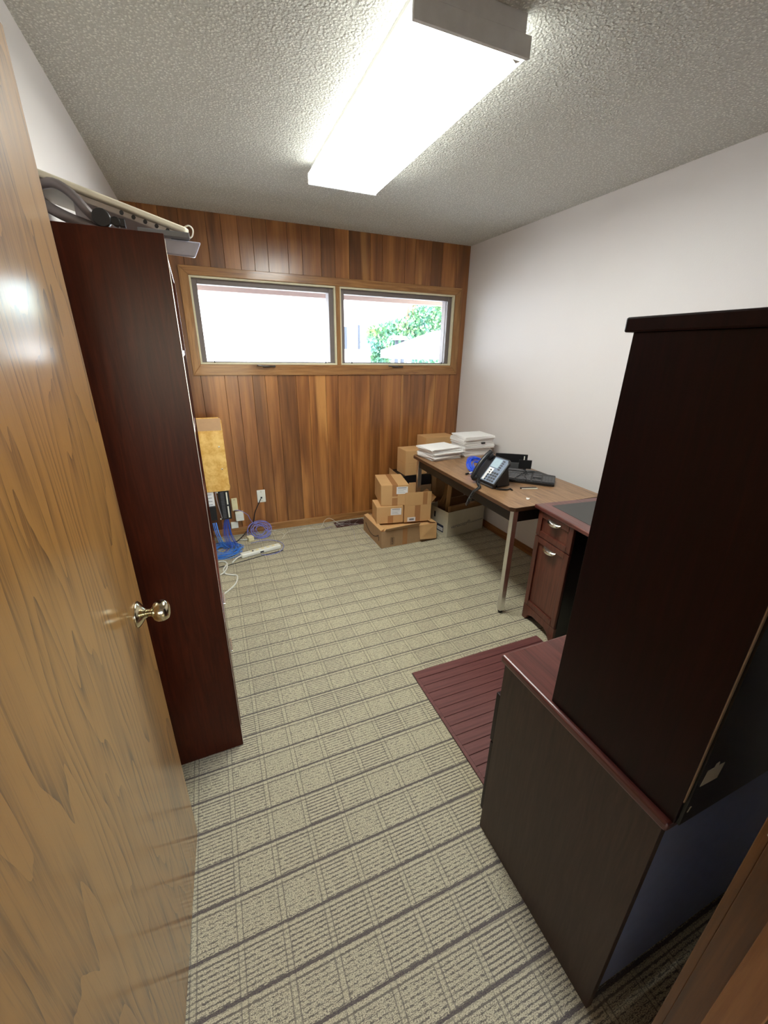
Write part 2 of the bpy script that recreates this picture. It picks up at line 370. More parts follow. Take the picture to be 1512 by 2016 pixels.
def basis(o, x, y):
    x = Vector(x).normalized(); y = Vector(y); y = (y-x*y.dot(x)).normalized(); z = x.cross(y)
    m = Matrix((x, y, z)).transposed().to_4x4(); m.translation = Vector(o); return m

# ================================================================== STRUCTURE
T = .14
struct(MB().box((XL-T, -1.9, -.1), (XR+T, YB+T, 0)).obj('floor', 'carpet'))
struct(MB().box((XL-T, YF-T, H), (XR+T, YB+T, H+.12)).obj('ceiling', 'ceiling'))
struct(MB().box((XL-T, YF-T, 0), (XL, YB+T, H)).obj('wall_left', 'wall'))
struct(MB().box((XR, YF-T, 0), (XR+T, YB+T, H)).obj('wall_right', 'wall'))
DX0, DX1, DH = -0.295, 0.650, 2.055
fr = MB(); fr.box((XL, YF-.12, 0), (DX0-.02, YF, H)).box((DX1+.02, YF-.12, 0), (XR, YF, H)).box((DX0-.02, YF-.12, DH+.02), (DX1+.02, YF, H))
struct(fr.obj('wall_front', 'wall'))
# back wall with window opening, clad in walnut planks
WX0, WX1, WZ0, WZ1 = -0.035, 2.170, 1.448, 2.046
bw = MB(); bw.box((XL, YB, 0), (WX0, YB+T, H)).box((WX1, YB, 0), (XR, YB+T, H)).box((WX0, YB, 0), (WX1, YB+T, WZ0)).box((WX0, YB, WZ1), (WX1, YB+T, H))
wall_back = struct(bw.obj('wall_back', 'groove'))
gr = [XL, -.290, -.170, -.050, .122, .221, .332, .4315, .532, .682, .790, .938, 1.049, 1.168, 1.348, 1.452, 1.660, 1.757, 1.914, 2.020, 2.170, XR]
for a, b in zip(gr, gr[1:]):
    spans = [(0, H)] if b <= WX0+.02 or a >= WX1-.001 else [(0, WZ0), (WZ1, H)]
    for z0, z1 in spans:
        B('plank', (a+.0010, YB-.0075, z0), (b-.0010, YB+.0005, z1), 'plank', wall_back, bev=.0010, seg=1)
# baseboards
def baseboard(name, a, b, mat):
    struct(B(name, a, b, mat, None, bev=.004))
baseboard('baseboard_back', (XL, YB-.022, 0), (XR, YB-.0075, .066), 'oak_trim')
baseboard('baseboard_right', (XR-.014, YF, 0), (XR, YB-.022, .066), 'oak_trim_y')
baseboard('baseboard_left', (XL, YF, 0), (XL+.014, YB-.022, .066), 'oak_trim_y')
baseboard('baseboard_front', (DX1+.075, YF, 0), (XR-.014, YF+.014, .066), 'oak_trim')
# door frame (right jamb in view, left jamb and head behind the lens)
t1 = sroot('trim_1')
B('jamb_board', (DX1, YF-.12, 0), (DX1+.02, YF, DH), 'jamb', t1, bev=.001)
B('casing_board', (DX1+.003, YF, 0), (DX1+.062, YF+.013, DH+.06), 'jamb', t1, bev=.0015)
B('door_stop', (DX1-.012, YF-.085, 0), (DX1, YF-.038, DH), 'stop', t1, bev=.0015)
sp_ = MB().box((DX1-.0008, YF-.030, .915), (DX1+.001, YF-.001, .972)).obj('strike_plate', 'nickel', t1, bev=.0006)
B('strike_lip', (DX1-.0022, YF-.002, .930), (DX1+.0003, YF+.004, .958), 'nickel', sp_, bev=.0008)
t2 = sroot('trim_2')
B('jamb_board', (DX0-.02, YF-.12, 0), (DX0, YF, DH), 'jamb', t2, bev=.001)
B('casing_board', (DX0-.075, YF, 0), (DX0-.004, YF+.013, DH+.06), 'jamb', t2, bev=.0015)
t3 = sroot('trim_3')
B('jamb_board', (DX0, YF-.12, DH), (DX1, YF, DH+.02), 'jamb', t3, bev=.001)
B('casing_board', (DX0, YF, DH+.006), (DX1, YF+.013, DH+.065), 'jamb', t3, bev=.0015)
# hall behind the doorway
hf = MB(); hf.box((-1.6, -1.9-.1, 0), (-1.5, 0, H)).box((2.4, -2.0, 0), (2.5, 0, H)).box((-1.6, 0-.12+.12, 0), (XL-T, .1, H)).box((XR+T, 0, 0), (2.5, .1, H))
hf.box((-1.6, -2.0, 0), (-.2, -1.9, H)).box((.9, -2.0, 0), (2.5, -1.9, H)).box((-.2, -2.0, 0), (.9, -1.9, 1.0)).box((-.2, -2.0, 1.9), (.9, -1.9, H))  # end wall with an unseen opening, added to let bluish sky light in
struct(hf.obj('wall_hall', 'wall'))
struct(MB().box((-1.6, -2.0, H), (2.5, YF-T, H+.12)).obj('ceiling_hall', 'wall'))
struct(MB().box((-1.6, -2.0, -.1), (XL-T, YB, -.002)).box((XR+T, -2.0, -.1), (2.5, YB, -.002)).obj('floor_hall', 'carpet'))
# ---- door leaf: origin at hinge, leaf runs along +Y, face looks to +X
DT = .035
door = MB().box((-DT, 0, .008), (0, .925, 2.035)).obj('door_1', 'door', None, (-.2770, .135, 0), bev=.0015)
door.rotation_euler[2] = -math.radians(2.8); struct(door)
kz, ky = .945, .865
X = Matrix.Translation((0, ky, kz)) @ Matrix.Rotation(PI/2, 4, 'Y')
kn = MB().lathe([(.033, 0), (.033, .002), (.030, .005), (.022, .011), (.014, .016), (.0105, .022)], X).obj('rosette', 'brass', door)
MB().lathe([(.0095, .012), (.0095, .030), (.013, .034), (.022, .038), (.0262, .045), (.0275, .053), (.0262, .061), (.0225, .067), (.0218, .0675), (.020, .070), (.010, .0725), (.001, .073)], X, 32).obj('knob', 'brass', kn)
X2 = Matrix.Translation((-DT, ky, kz)) @ Matrix.Rotation(-PI/2, 4, 'Y')
kn2 = MB().lathe([(.033, 0), (.033, .002), (.022, .011), (.0105, .022)], X2).obj('rosette', 'brass', door)
MB().lathe([(.0095, .012), (.0095, .030), (.022, .038), (.0275, .053), (.0225, .067), (.001, .073)], X2, 24).obj('knob', 'brass', kn2)
B('latch_plate', (-DT+.006, .9245, kz-.028), (-.006, .926, kz+.028), 'brass', door)

# ---- windows
wtrim = sroot('trim_4')
OX0, OX1, OZ0, OZ1 = -.098, 2.240, 1.366, 2.104
yo = YB-.0075
def casing(pts, mat): MB().prism([(p[0], yo, p[1]) for p in pts], (0, -.016, 0)).obj('casing_board', mat, wtrim, bev=.003)
casing([(OX0, OZ0), (OX1, OZ0), (WX1, WZ0), (WX0, WZ0)], 'oak_trim')
casing([(OX0, OZ1), (OX1, OZ1), (WX1, WZ1), (WX0, WZ1)], 'oak_trim')
casing([(OX0, OZ0), (WX0, WZ0), (WX0, WZ1), (OX0, OZ1)], 'oak_trim_z')
casing([(OX1, OZ0), (WX1, WZ0), (WX1, WZ1), (OX1, OZ1)], 'oak_trim_z')
B('mullion', (1.045, YB-.022, WZ0), (1.079, YB+.05, WZ1), 'oak_trim_z', wtrim, bev=.002)
def ring(mb, x0, x1, z0, z1, w, y0, y1, wb=None):
    wb = w if wb is None else wb
    mb.box((x0, y0, z0), (x0+w, y1, z1)).box((x1-w, y0, z0), (x1, y1, z1)).box((x0+w, y0, z1-w), (x1-w, y1, z1)).box((x0+w, y0, z0), (x1-w, y1, z0+wb)); return mb
for i, (x0, x1, hx) in enumerate(((WX0, 1.045, .449), (1.079, WX1, 1.585))):
    wr = sroot('window_%d' % (i+1))
    ring(MB(), x0, x1, WZ0, WZ1, .013, YB-.012, YB+.02).obj('window_stop', 'window_white', wr, bev=.001)
    ring(MB(), x0+.004, x1-.004, WZ0+.004, WZ1-.004, .044, YB+.025, YB+.055, .016).obj('sash', 'sash', wr, bev=.002)
    ring(MB(), x0+.0, x1-.0, WZ0, WZ1, .042, YB+.075, YB+.14, .012).obj('outer_frame', 'sash', wr)
    MB().box((x0+.03, YB+.038, WZ0+.016), (x1-.03, YB+.042, WZ1-.03)).obj('pane', 'glass', wr)
    for lx in (x0+.1, x1-.1):
        MB().prism([(lx-.006, YB-.012, WZ0+.012), (lx+.006, YB-.012, WZ0+.012), (lx+.004, YB-.012, WZ0+.028), (lx-.001, YB-.012, WZ0+.028)], (0, .01, 0)).obj('latch', 'latch', wr)
    cr = MB().box((hx-.03, YB-.042, WZ0-.022), (hx+.03, YB-.0235, WZ0-.006)).obj('crank_base', 'bronze', wr, bev=.004)
    MB().tube([(hx+.025, YB-.042, WZ0-.014), (hx, YB-.052, WZ0-.012), (hx-.075, YB-.050, WZ0-.006)], .0055).lathe([(.008, -.008), (.009, 0), (.008, .008)], Matrix.Translation((hx+.062, YB-.043, WZ0-.012)), 12).tube([(hx+.02, YB-.042, WZ0-.012), (hx+.07, YB-.045, WZ0-.012)], .006).obj('crank_handle', 'bronze', cr)

# ---- carpet register
vt = thing('floor_vent', 'brown slotted floor register by the back wall with cords over it', 'floor vent', (1.10, 3.455, 0))
ring(MB(), -.15, .15, -.06, .06, .014, 0, .004).obj('vent_rim', 'vent', vt).rotation_euler[0] = -PI/2
vm = vt.children[0]; vm.rotation_euler = (PI/2, 0, 0); vm.location = (0, 0, .0045)
for k in range(22): B('slat', (-.134+k*.0124, -.046, .0015), (-.129+k*.0124, .046, .0045), 'vent', vt)
B('vent_pan', (-.136, -.046, .0003), (.136, .046, .0012), 'black_void', vt)

# ================================================================== CEILING LIGHT
FX0, FX1, FY0, FY1 = .604, .973, 1.290, 2.510
lt = thing('ceiling_light', 'long white fluorescent wraparound ceiling fixture, switched on', 'ceiling light', ((FX0+FX1)/2, (FY0+FY1)/2, H))
hx, hy = (FX1-FX0)/2, (FY1-FY0)/2
MB().box((-hx+.022, -hy, -.045), (hx-.022, hy, 0)).obj('housing', 'fixture_metal', lt, bev=.002)
ln_ = MB().prism([(-hx+.006, -hy+.012, -.088), (hx-.006, -hy+.012, -.088), (hx, -hy+.012, -.080), (-hx, -hy+.012, -.080)], (0, 2*hy-.024, 0)).obj('lens', 'lens', lt)
MB().box((-hx, -hy+.012, -.080), (hx, hy-.012, -.045)).obj('lens_side', 'lens_side', ln_)
for s in (-1, 1):
    MB().box((-hx-.002, -.006, -.090), (hx+.002, .006, -.042)).box((-hx+.02, -.006, -.042), (hx-.02, .006, 0)).obj('end_cap', 'fixture_metal', lt, (0, s*(hy-.005), 0), bev=.001)
MB().prism([(hx-.045, -hy+.02, -.0885), (hx-.012, -hy+.02, -.0885), (hx-.02, -hy+.035, -.0885)], (0, 0, -.001)).obj('lens_tab', 'fixture_metal', lt)

# ================================================================== BOOKSHELF
SX0, SX1, SY0, SY1, SH = XL+.006, -.058, 1.355, 2.150, 1.832
bs = thing('bookshelf', 'tall dark cherry bookcase standing side-on behind the open oak door', 'bookcase', (SX1, SY0, 0), math.atan2(.02, .80))
D_, W_ = SX1-SX0-.012, SY1-SY0
MB().box((-D_, 0, 0), (0, .02, SH)).obj('side_panel', 'shelf', bs, bev=.0015)
MB().box((-D_, W_-.02, 0), (0, W_, SH)).obj('side_panel', 'shelf', bs, bev=.0015)
MB().box((-D_, .02, .02), (-D_+.006, W_-.02, SH-.01)).obj('back_panel', 'shelf', bs)
MB().box((-D_+.006, .02, SH-.022), (-.002, W_-.02, SH-.002)).obj('top_panel', 'shelf_front', bs, bev=.001)
for z in (.62, .93, 1.24, 1.53): MB().box((-D_+.006, .02, z), (-.004, W_-.02, z+.02)).obj('shelf_board', 'shelf_front', bs, bev=.001)
MB().box((-D_+.006, .02, .0), (-.01, W_-.02, .08)).obj('plinth', 'shelf', bs)
for z0, z1 in ((.085, .345), (.352, .612)):
    d = MB().box((-.006, .022, z0), (.004, W_-.022, z1)).obj('drawer_front', 'shelf_front', bs, bev=.002)
    MB().box((.0035, W_/2-.05, (z0+z1)/2-.004), (.012, W_/2+.05, (z0+z1)/2+.004)).obj('drawer_pull', 'nickel', d, bev=.002)
MB().box((0, .0015, .015), (.0012, .0185, SH-.012)).obj('edge_glint_strip', 'chrome', bs)  # chrome strip added to imitate window light glinting along the front edge

# ---- keyboard tray mechanism lying on the bookcase
kt = thing('keyboard_tray', 'cream under-desk keyboard tray with its grey arm, dumped on top of the bookcase', 'keyboard tray', (0, 0, 0))
e1, e0 = Vector((.006, 1.64, 1.905)), Vector((-.372, 1.57, 1.994))
ux = (e1-e0).normalized(); uy = Vector((-.10, 1, -.02)); KM = basis(e0, ux, uy)
Lk = (e1-e0).length
MB().prism([(0, 0, -.011), (Lk-.012, 0, -.011), (Lk, .012, -.011), (Lk, .23, -.011), (Lk-.02, .25, -.011), (0, .25, -.011)], (0, 0, .017), KM).obj('platform', 'tray_cream', kt, bev=.005, seg=3)
MB().box((.10, .015, -.028), (Lk-.015, .235, -.012), KM).obj('mounting_plate', 'tray_under', kt, bev=.003)
a_ = MB(); a_.tube([(-.355, 1.60, 1.965), (-.315, 1.575, 1.965), (-.28, 1.57, 1.945), (-.25, 1.57, 1.908), (-.225, 1.60, 1.885)], .012, 10); a_.obj('support_arm', 'tray_metal', kt)
MB().tube([(-.36, 1.58, 1.925), (-.335, 1.57, 1.905), (-.29, 1.57, 1.885), (-.24, 1.60, 1.875)], .014, 10).obj('lower_arm', 'tray_metal', kt)
MB().lathe([(.021, -.012), (.023, -.008), (.023, .008), (.021, .012)], Matrix.Translation((-.217, 1.555, 1.893)) @ Matrix.Rotation(PI/2, 4, 'X'), 20).obj('tilt_knob', 'black', kt)
MB().lathe([(.012, -.012), (.012, .012)], Matrix.Translation((-.185, 1.56, 1.888)) @ Matrix.Rotation(PI/2, 4, 'X'), 12).box((-.178, 1.555, 1.878), (-.162, 1.575, 1.898)).obj('clamp', 'black_void', kt, bev=.002)
MB().box((-.135, 1.57, 1.870), (.004, 1.60, 1.885)).obj('track', 'grey_plastic', kt, bev=.002)
for k in range(5): MB().lathe([(.0055, -.004), (.0055, .004)], KM @ Matrix.Translation((Lk-.18+.03*k, .002, -.022)) @ Matrix.Rotation(PI/2, 4, 'X'), 8).obj('screw', 'black_void', kt)
MB().box((-.33, 1.54, 1.834), (-.18, 1.70, 1.848)).box((-.30, 1.56, 1.848), (-.20, 1.66, 1.862)).obj('arm_base', 'black_void', kt, bev=.003)
# silver mouse shelf that sticks out past the shelf front
ms = MB(); ms.prism([(-.12, 1.60, 1.870), (.034, 1.60, 1.868), (.012, 1.606, 1.826), (-.056, 1.606, 1.829), (-.12, 1.60, 1.836)], (0, .035, .004)); ms.obj('mouse_shelf', 'tray_silver', kt, bev=.004)
MB().box((-.05, 1.605, 1.872), (.0, 1.63, 1.880)).obj('mouse_shelf_rib', 'black_void', kt)
MB().tube([(-.02, 1.66, 1.909), (.004, 1.65, 1.920), (.016, 1.655, 1.912), (.012, 1.66, 1.895), (.002, 1.66, 1.888)], .0022, 6).obj('plastic_clip', 'white_plastic', kt)

# ================================================================== TELECOM BOARD (left wall)
tb = thing('wall_board', 'amber hardboard panel jutting from the left wall above the network gear', 'panel', (XL, 3.20, .54))
bx1 = .050-XL
MB().prism([(0, 0, 0), (bx1-.004, 0, 0), (bx1+.004, 0, .03), (bx1, 0, .05), (bx1, 0, .535), (bx1-.02, 0, .558), (0, 0, .558)], (0, .018, 0)).obj('hardboard', 'masonite', tb, bev=.0012)
MB().box((0, -.0012, .425+.04), (bx1-.006, .0, .553)).obj('tan_strip', 'masonite_top', tb)
for z in (.345, .175): MB().lathe([(.007, 0), (.007, .004), (.004, .006)], Matrix.Translation((bx1-.038, 0, z)) @ Matrix.Rotation(PI/2, 4, 'X'), 10).obj('bolt', 'nickel', tb)
B('wall_cleat', (0, .018, .02), (.04, .06, .54), 'masonite_top', tb)
ng = thing('network_rack', 'small black wall rack holding a vertical patch panel under the amber board', 'network rack', (XL, 3.22, .30))
B('bracket', (0, 0, 0), (.30, .22, .238), 'black_void', ng, bev=.003)
B('equipment_case', (.19, -.03, .01), (.318, .0, .125), 'black', ng, bev=.003)
pl_ = B('label_sheet', (.18, -.012, .115), (.315, -.003, .238), 'paper', ng)
for k in range(3):
    for j in range(2): B('printed_line', (.225+j*.035, -.0128, .145+k*.03), (.25+j*.035, -.0118, .151+k*.03), 'greyink', pl_) if False else None
for k in range(4): B('printed_line', (.235, -.0132, .135+k*.027), (.30, -.0122, .139+k*.027), 'greyink', ng)
pp = B('patch_panel', (.345, -.01, .0), (.425, .10, .238), 'black', ng, bev=.002)
for k in range(16):
    B('port', (.362, -.014, .012+k*.0138), (.388, -.009, .021+k*.0138), 'grey_key', ng)
B('port_strip', (.402, -.013, .125), (.412, -.009, .225), 'white_plastic', ng); B('port_strip', (.402, -.013, .015), (.412, -.009, .110), 'white_plastic', ng)
for z in (.005, .226): B('mounting_clip', (.337, -.014, z), (.347, -.009, z+.010), 'white_plastic', ng)
MB().tube([(XL+.33, 3.205, .54), (XL+.335, 3.195, .45), (XL+.352, 3.195, .32)], .003, 6).obj('grey_cord', 'grey_wire', None).parent = None
gc = bpy.data.objects['grey_cord']; tag(gc, 'thin grey cord hanging down beside the white label sheet on the rack', 'cord')

# ---- cables
def blob_coil(name, mat, label, c, R, n, r, tilt=0, seed=1, squash=.35, tail=None, cat='cable', zmin=.004):
    q = random.Random(seed); mb = MB(); pts = []
    for i in range(n):
        rr = R*(1-.62*q.random()**1.4); ox, oy = q.uniform(-.12, .12)*R, q.uniform(-.12, .12)*R; e = q.uniform(.85, 1.1)
        for k in range(14):
            a = 2*PI*k/14
            v = Vector((rr*math.cos(a)*e+ox, rr*math.sin(a)/e+oy, 0)); z = .006+squash*R*(i/n)*.5+.004*math.sin(a*2+i)
            v = Matrix.Rotation(tilt, 3, 'X') @ v
            pts.append((c[0]+v.x, c[1]+v.y, max(zmin, c[2]+v.z+z)))
    if tail: pts = tail+pts
    mb.tube(pts, r, 6, 2); return tag(mb.obj(name, mat), label, cat)
blob_coil('blue_cable', 'blue_cable', 'big loose heap of bright blue network cable on the carpet by the bookcase', (-.055, 3.25, .003), .160, 15, .0024, 0, 3, .22)
blob_coil('violet_cable', 'violet_cable', 'pale violet-blue cable coil standing half upright near the back baseboard', (.262, 3.475, .045), .098, 9, .0022, math.radians(38), 5, .2,
          tail=[(.06, 3.36, .31), (.10, 3.33, .32), (.17, 3.40, .24), (.2, 3.42, .16)])
# bundle falling from the patch panel
mb = MB(); q = random.Random(4)
for i in range(16):
    a, b = q.uniform(-.02, .03), q.uniform(-.02, .02)
    mb.tube([(.0+a*.5, 3.25+b, .296), (-.015+a, 3.26+b, .25), (-.02+a*1.6, 3.28+b, .13), (.0+a*2, 3.30+b*2, .03), (-.03+a*3, 3.27+b*4, .012)], .0020, 6, 3)
tag(mb.obj('blue_cable_bundle', 'bundle_blue'), 'tight bundle of deep blue patch leads hanging from the patch panel to the floor', 'cable')
mb = MB()
for i in range(8):
    a = q.uniform(-.02, .02)
    mb.tube([(-.10+a, 3.19, .29), (-.09+a, 3.18, .2), (-.065+a, 3.20, .09), (-.03+a, 3.24+a, .03)], .0026, 6, 3)
tag(mb.obj('blue_patch_cable', 'blue_cable'), 'slanting blue leads dropping behind the bookcase edge left of the cable bundle', 'cable')
# power strip
ps = thing('power_strip', 'cream power strip lying on the carpet in front of the blue cable heap', 'power strip', (.225, 3.135, 0), math.atan2(.075, .315))
MB().box((-.165, -.026, .002), (.165, .026, .034)).obj('body', 'white_plastic', ps, bev=.008, seg=3)
for k in range(5): B('socket', (-.085+k*.045, -.010, .0335), (-.062+k*.045, .014, .0350), 'cream', ps)
B('breaker_button', (-.075, -.010, .034), (-.062, .003, .038), 'black_void', ps, bev=.001); B('rocker_switch', (-.015, -.0275, .012), (.015, -.025, .024), 'black_void', ps)
MB().tube([(-.16, 0, .018), (-.20, -.01, .012), (-.255, -.06, .007)], .006, 8, 4).obj('cord_stub', 'white_cord', ps)
tag(MB().tube([(-.04, 3.02, .008), (-.075, 2.93, .007), (-.06, 2.86, .007), (-.02, 2.83, .007), (.015, 2.80, .007), (.0, 2.70, .007), (-.05, 2.62, .007), (-.11, 2.56, .007)], .0055, 8, 5).obj('white_power_cord', 'white_cord'),
    'white power cord snaking over the carpet towards the bookcase foot', 'cord')
tag(MB().tube([(-.14, 3.06, .007), (-.09, 3.075, .007), (-.055, 3.05, .007), (-.045, 2.97, .013), (-.07, 2.88, .013), (-.13, 2.83, .007)], .0055, 8, 5).obj('white_cord_loop', 'white_cord'),
    'looped white cord in front of the blue cable heap, crossing the longer white cord', 'cord')
tag(MB().tube([(-.15, 2.985, .004), (-.02, 3.00, .004), (.15, 3.045, .004), (.30, 3.085, .004), (.40, 3.10, .004)], .003, 6, 5).obj('black_floor_cord', 'black_wire'),
    'thin black cord running along the front of the cream power strip', 'cord')
tag(MB().tube([(.16, 3.33, .006), (.30, 3.34, .01), (.40, 3.27, .006), (.415, 3.17, .006), (.36, 3.08, .006), (.27, 3.06, .006), (.22, 3.085, .006)], .0024, 6, 5).obj('violet_lead', 'violet_cable'),
    'single pale violet lead curving round the right end of the power strip', 'cord')
tag(MB().tube([(.302, YB-.014, .315), (.285, YB-.03, .29), (.24, YB-.03, .20), (.215, YB-.04, .11), (.13, 3.50, .03), (.06, 3.42, .006), (.02, 3.40, .006)], .004, 6, 5).obj('black_coax_cord', 'black_wire'),
    'black coaxial cord hanging from the white wall plate down behind the coils', 'cord')
# wall plates
wp = thing('wall_plate', 'white cable wall plate with a black cord, on the panelled back wall', 'wall plate', (.309, YB-.0076, .338))
B('plate', (-.036, -.006, -.058), (.036, 0, .058), 'white_plastic', wp, bev=.003); B('jack', (-.008, -.011, -.020), (.006, -.005, -.006), 'black_void', wp)
for z in (-.042, .042): B('screw', (-.003, -.0072, z-.003), (.003, -.006, z+.003), 'nickel', wp)
tw = thing('timer_box', 'narrow cream box on the panelling, highest of three left of the wall plate', 'wall box', (.076, YB-.0076, .292))
B('cover', (-.024, -.028, -.056), (.024, 0, .056), 'cream', tw, bev=.004); B('top_slot', (-.008, -.0285, .046), (.010, -.0275, .05), 'card_dull', tw)
ta = thing('power_adapter', 'white square adapter plugged in on the back wall just below the narrow cream box', 'adapter', (.105, YB-.0076, .182))
B('case', (-.034, -.045, -.040), (.034, 0, .040), 'white_plastic', ta, bev=.004); B('vent_groove', (-.026, -.0458, .012), (.026, -.0445, .016), 'paper_b', ta); B('vent_groove', (-.026, -.0458, -.004), (.026, -.0445, .0), 'paper_b', ta)
tj = thing('phone_jack', 'small white jack box low on the back wall just above the baseboard', 'jack box', (.055, YB-.0076, .098))
B('case', (-.030, -.024, -.028), (.030, 0, .028), 'white_plastic', tj, bev=.003)
pg = thing('plug_adapter', 'small cream plug block lying on the carpet between the two cable coils', 'adapter', (.165, 3.40, .0), .4)
MB().box((-.026, -.024, 0), (.026, .024, .042)).obj('block', 'cream', pg, bev=.006)
for s in (-1, 1): B('prong', (s*.008-.001, .024, .018), (s*.008+.001, .042, .026), 'nickel', pg)
tag(MB().tube([(.10, 3.42, .008), (.125, 3.405, .012), (.14, 3.40, .018)], .006, 8, 3).tube([(.07, 3.45, .008), (.10, 3.42, .008)], .003, 6, 0).obj('white_plug_lead', 'white_cord'), 'short white lead joined to the cream plug block on the carpet', 'cord')
# thin grey and white wires along the back wall
def scribble(name, label, mat, pts, r=.0016):
    return tag(MB().tube(pts, r, 5, 5).obj(name, mat), label, 'wire')
q = random.Random(9)
def loops(x0, x1, y0, y1, n, z=.004):
    L = []
    for i in range(n):
        t = i/(n-1); L.append((x0+(x1-x0)*t+q.uniform(-.06, .06), q.uniform(y0, y1), z+q.random()*.016))
    return L
scribble('thin_grey_wire', 'tangled thin grey wires heaped over the brown floor register', 'grey_wire', loops(1.15, .78, 3.38, 3.52, 14)+loops(.85, 1.15, 3.40, 3.52, 10)+loops(1.1, .95, 3.42, 3.53, 8))
scribble('thin_white_wire', 'thin white wire arching against the baseboard beside the floor register', 'white_cord', [(.60, 3.44, .003), (.70, 3.48, .003), (.80, 3.44, .004), (.86, 3.50, .05), (.92, 3.52, .055), (.98, 3.46, .02), (1.02, 3.42, .005), (1.10, 3.40, .004)])
scribble('looped_grey_wire', 'grey wire looping across the carpet around the left foot of the long shipping box', 'grey_wire', [(1.08, 3.40, .004), (1.07, 3.25, .003), (1.03, 3.10, .003), (1.04, 2.99, .003), (1.09, 2.92, .003), (1.15, 2.90, .003), (1.168, 2.96, .003), (1.155, 3.1, .003), (1.15, 3.3, .003), (1.12, 3.42, .006)])
scribble('thin_pink_wire', 'loose thin pale wires straggling over the carpet right of the violet coil', 'white_cord', [(.28, 3.50, .006), (.36, 3.46, .04), (.42, 3.50, .005), (.46, 3.42, .003), (.43, 3.34, .003), (.50, 3.46, .003), (.62, 3.49, .003), (.75, 3.45, .003)], .0013)

# ================================================================== CARDBOARD BOXES
def rect_pts(x0, x1, z0, z1, y): return [(x0, y, z0), (x1, y, z0), (x1, y, z1), (x0, y, z1)]
def shell(mb, w, d, h, t=.004):
    mb.box((0, 0, 0), (w, t, h)).box((0, d-t, 0), (w, d, h)).box((0, t, 0), (t, d-t, h)).box((w-t, t, 0), (w, d-t, h)).box((t, t, 0), (w-t, d-t, t)); return mb
def closed_box(name, label, loc, rz, w, d, h, mat='card', tape=True, sticker=None, group=None, seam='y'):
    o = thing(name, label, 'box', loc, rz, group)
    MB().box((0, 0, 0), (w, d, h)).obj('carton', mat, o, bev=.003)
    if seam == 'y':
        if tape:
            MB().box((w/2-.024, -.0006, h+.0002), (w/2+.024, d, h+.0008)).obj('tape', 'tape', o); MB().box((w/2-.024, -.0012, h*.45), (w/2+.024, -.0004, h)).obj('tape', 'tape', o)
            MB().box((w/2-.024, -.0012, 0), (w/2+.024, -.0004, h*.38)).obj('tape', 'tape', o)
        MB().box((w/2-.001, 0, h-.001), (w/2+.001, d, h+.0004)).obj('seam', 'ink', o)
    if sticker:
        x, z, sw, sh = sticker
        s_ = MB().box((x, -.0022, z), (x+sw, -.0014, z+sh)).obj('shipping_label', 'paper', o)
        for k, (ww, mm) in enumerate(((.8, 'greyink'), (.75, 'greyink'), (.55, 'greyink'), (.65, 'greyink'))):
            MB().box((x+sw*.12, -.0027, z+sh*(.8-.2*k)), (x+sw*(.12+ww*.95), -.0020, z+sh*(.8-.2*k)+(.006 if k == 0 else .002))).obj('label_print', mm, s_)
    return o
# long shipping box on the floor with its flaps open
bA = thing('shipping_box', 'long low brown shipping box on the carpet with its flaps torn open', 'box', (1.180, 2.848, 0), math.radians(1))
w_, d_, h_ = .535, .42, .155
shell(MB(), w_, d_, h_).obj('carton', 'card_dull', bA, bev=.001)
MB().box((.004, .004, .140), (w_-.004, d_-.004, .144)).obj('inner_flap', 'card', bA)
MB().prism([(.035, 0, h_), (.355, 0, h_), (.355, -.028, h_+.042), (.03, -.03, h_+.030)], (0, .004, .002)).obj('front_flap', 'card_dull', bA)
MB().prism([(.358, -.001, h_+.004), (.532, -.001, h_+.004), (.532, -.010, .012), (.358, -.026, .035)], (0, -.003, 0)).obj('hanging_flap', 'card', bA)
MB().prism([(0, .01, h_), (0, .41, h_), (.035, .40, h_+.012), (.035, .02, h_+.012)], (0, 0, .004)).obj('side_flap', 'card', bA)
MB().prism([(w_, .01, h_), (w_, .41, h_), (w_-.06, .40, h_+.014), (w_-.06, .02, h_+.014)], (0, 0, .004)).obj('side_flap', 'card', bA)
sm = []
for k in range(11):
    t = k/10; sm.append((-.0008, .36-.30*t, .10-.055*math.sin(PI*min(1, t*1.02))**.8))
a_ = MB(); a_.tube(sm, .0022, 6, 2); a_.tube([(-.0008, .085, .085), (-.0008, .052, .084), (-.0008, .055, .050)], .0022, 6, 0)
a_.obj('printed_arrow', 'ink', bA)
g_ = MB()
ring(g_, .085, .118, .022, .088, .0018, -.0012, -.0002)
for z in (.040, .055, .070): g_.box((.088, -.0012, z), (.115, -.0002, z+.0015))
for z in (.027, .044, .060, .075): g_.box((.096, -.0012, z), (.107, -.0002, z+.006))
g_.obj('handling_symbols', 'ink', bA)
MB().box((.20, -.0010, .004), (.245, -.0002, h_)).obj('tape', 'tape', bA)
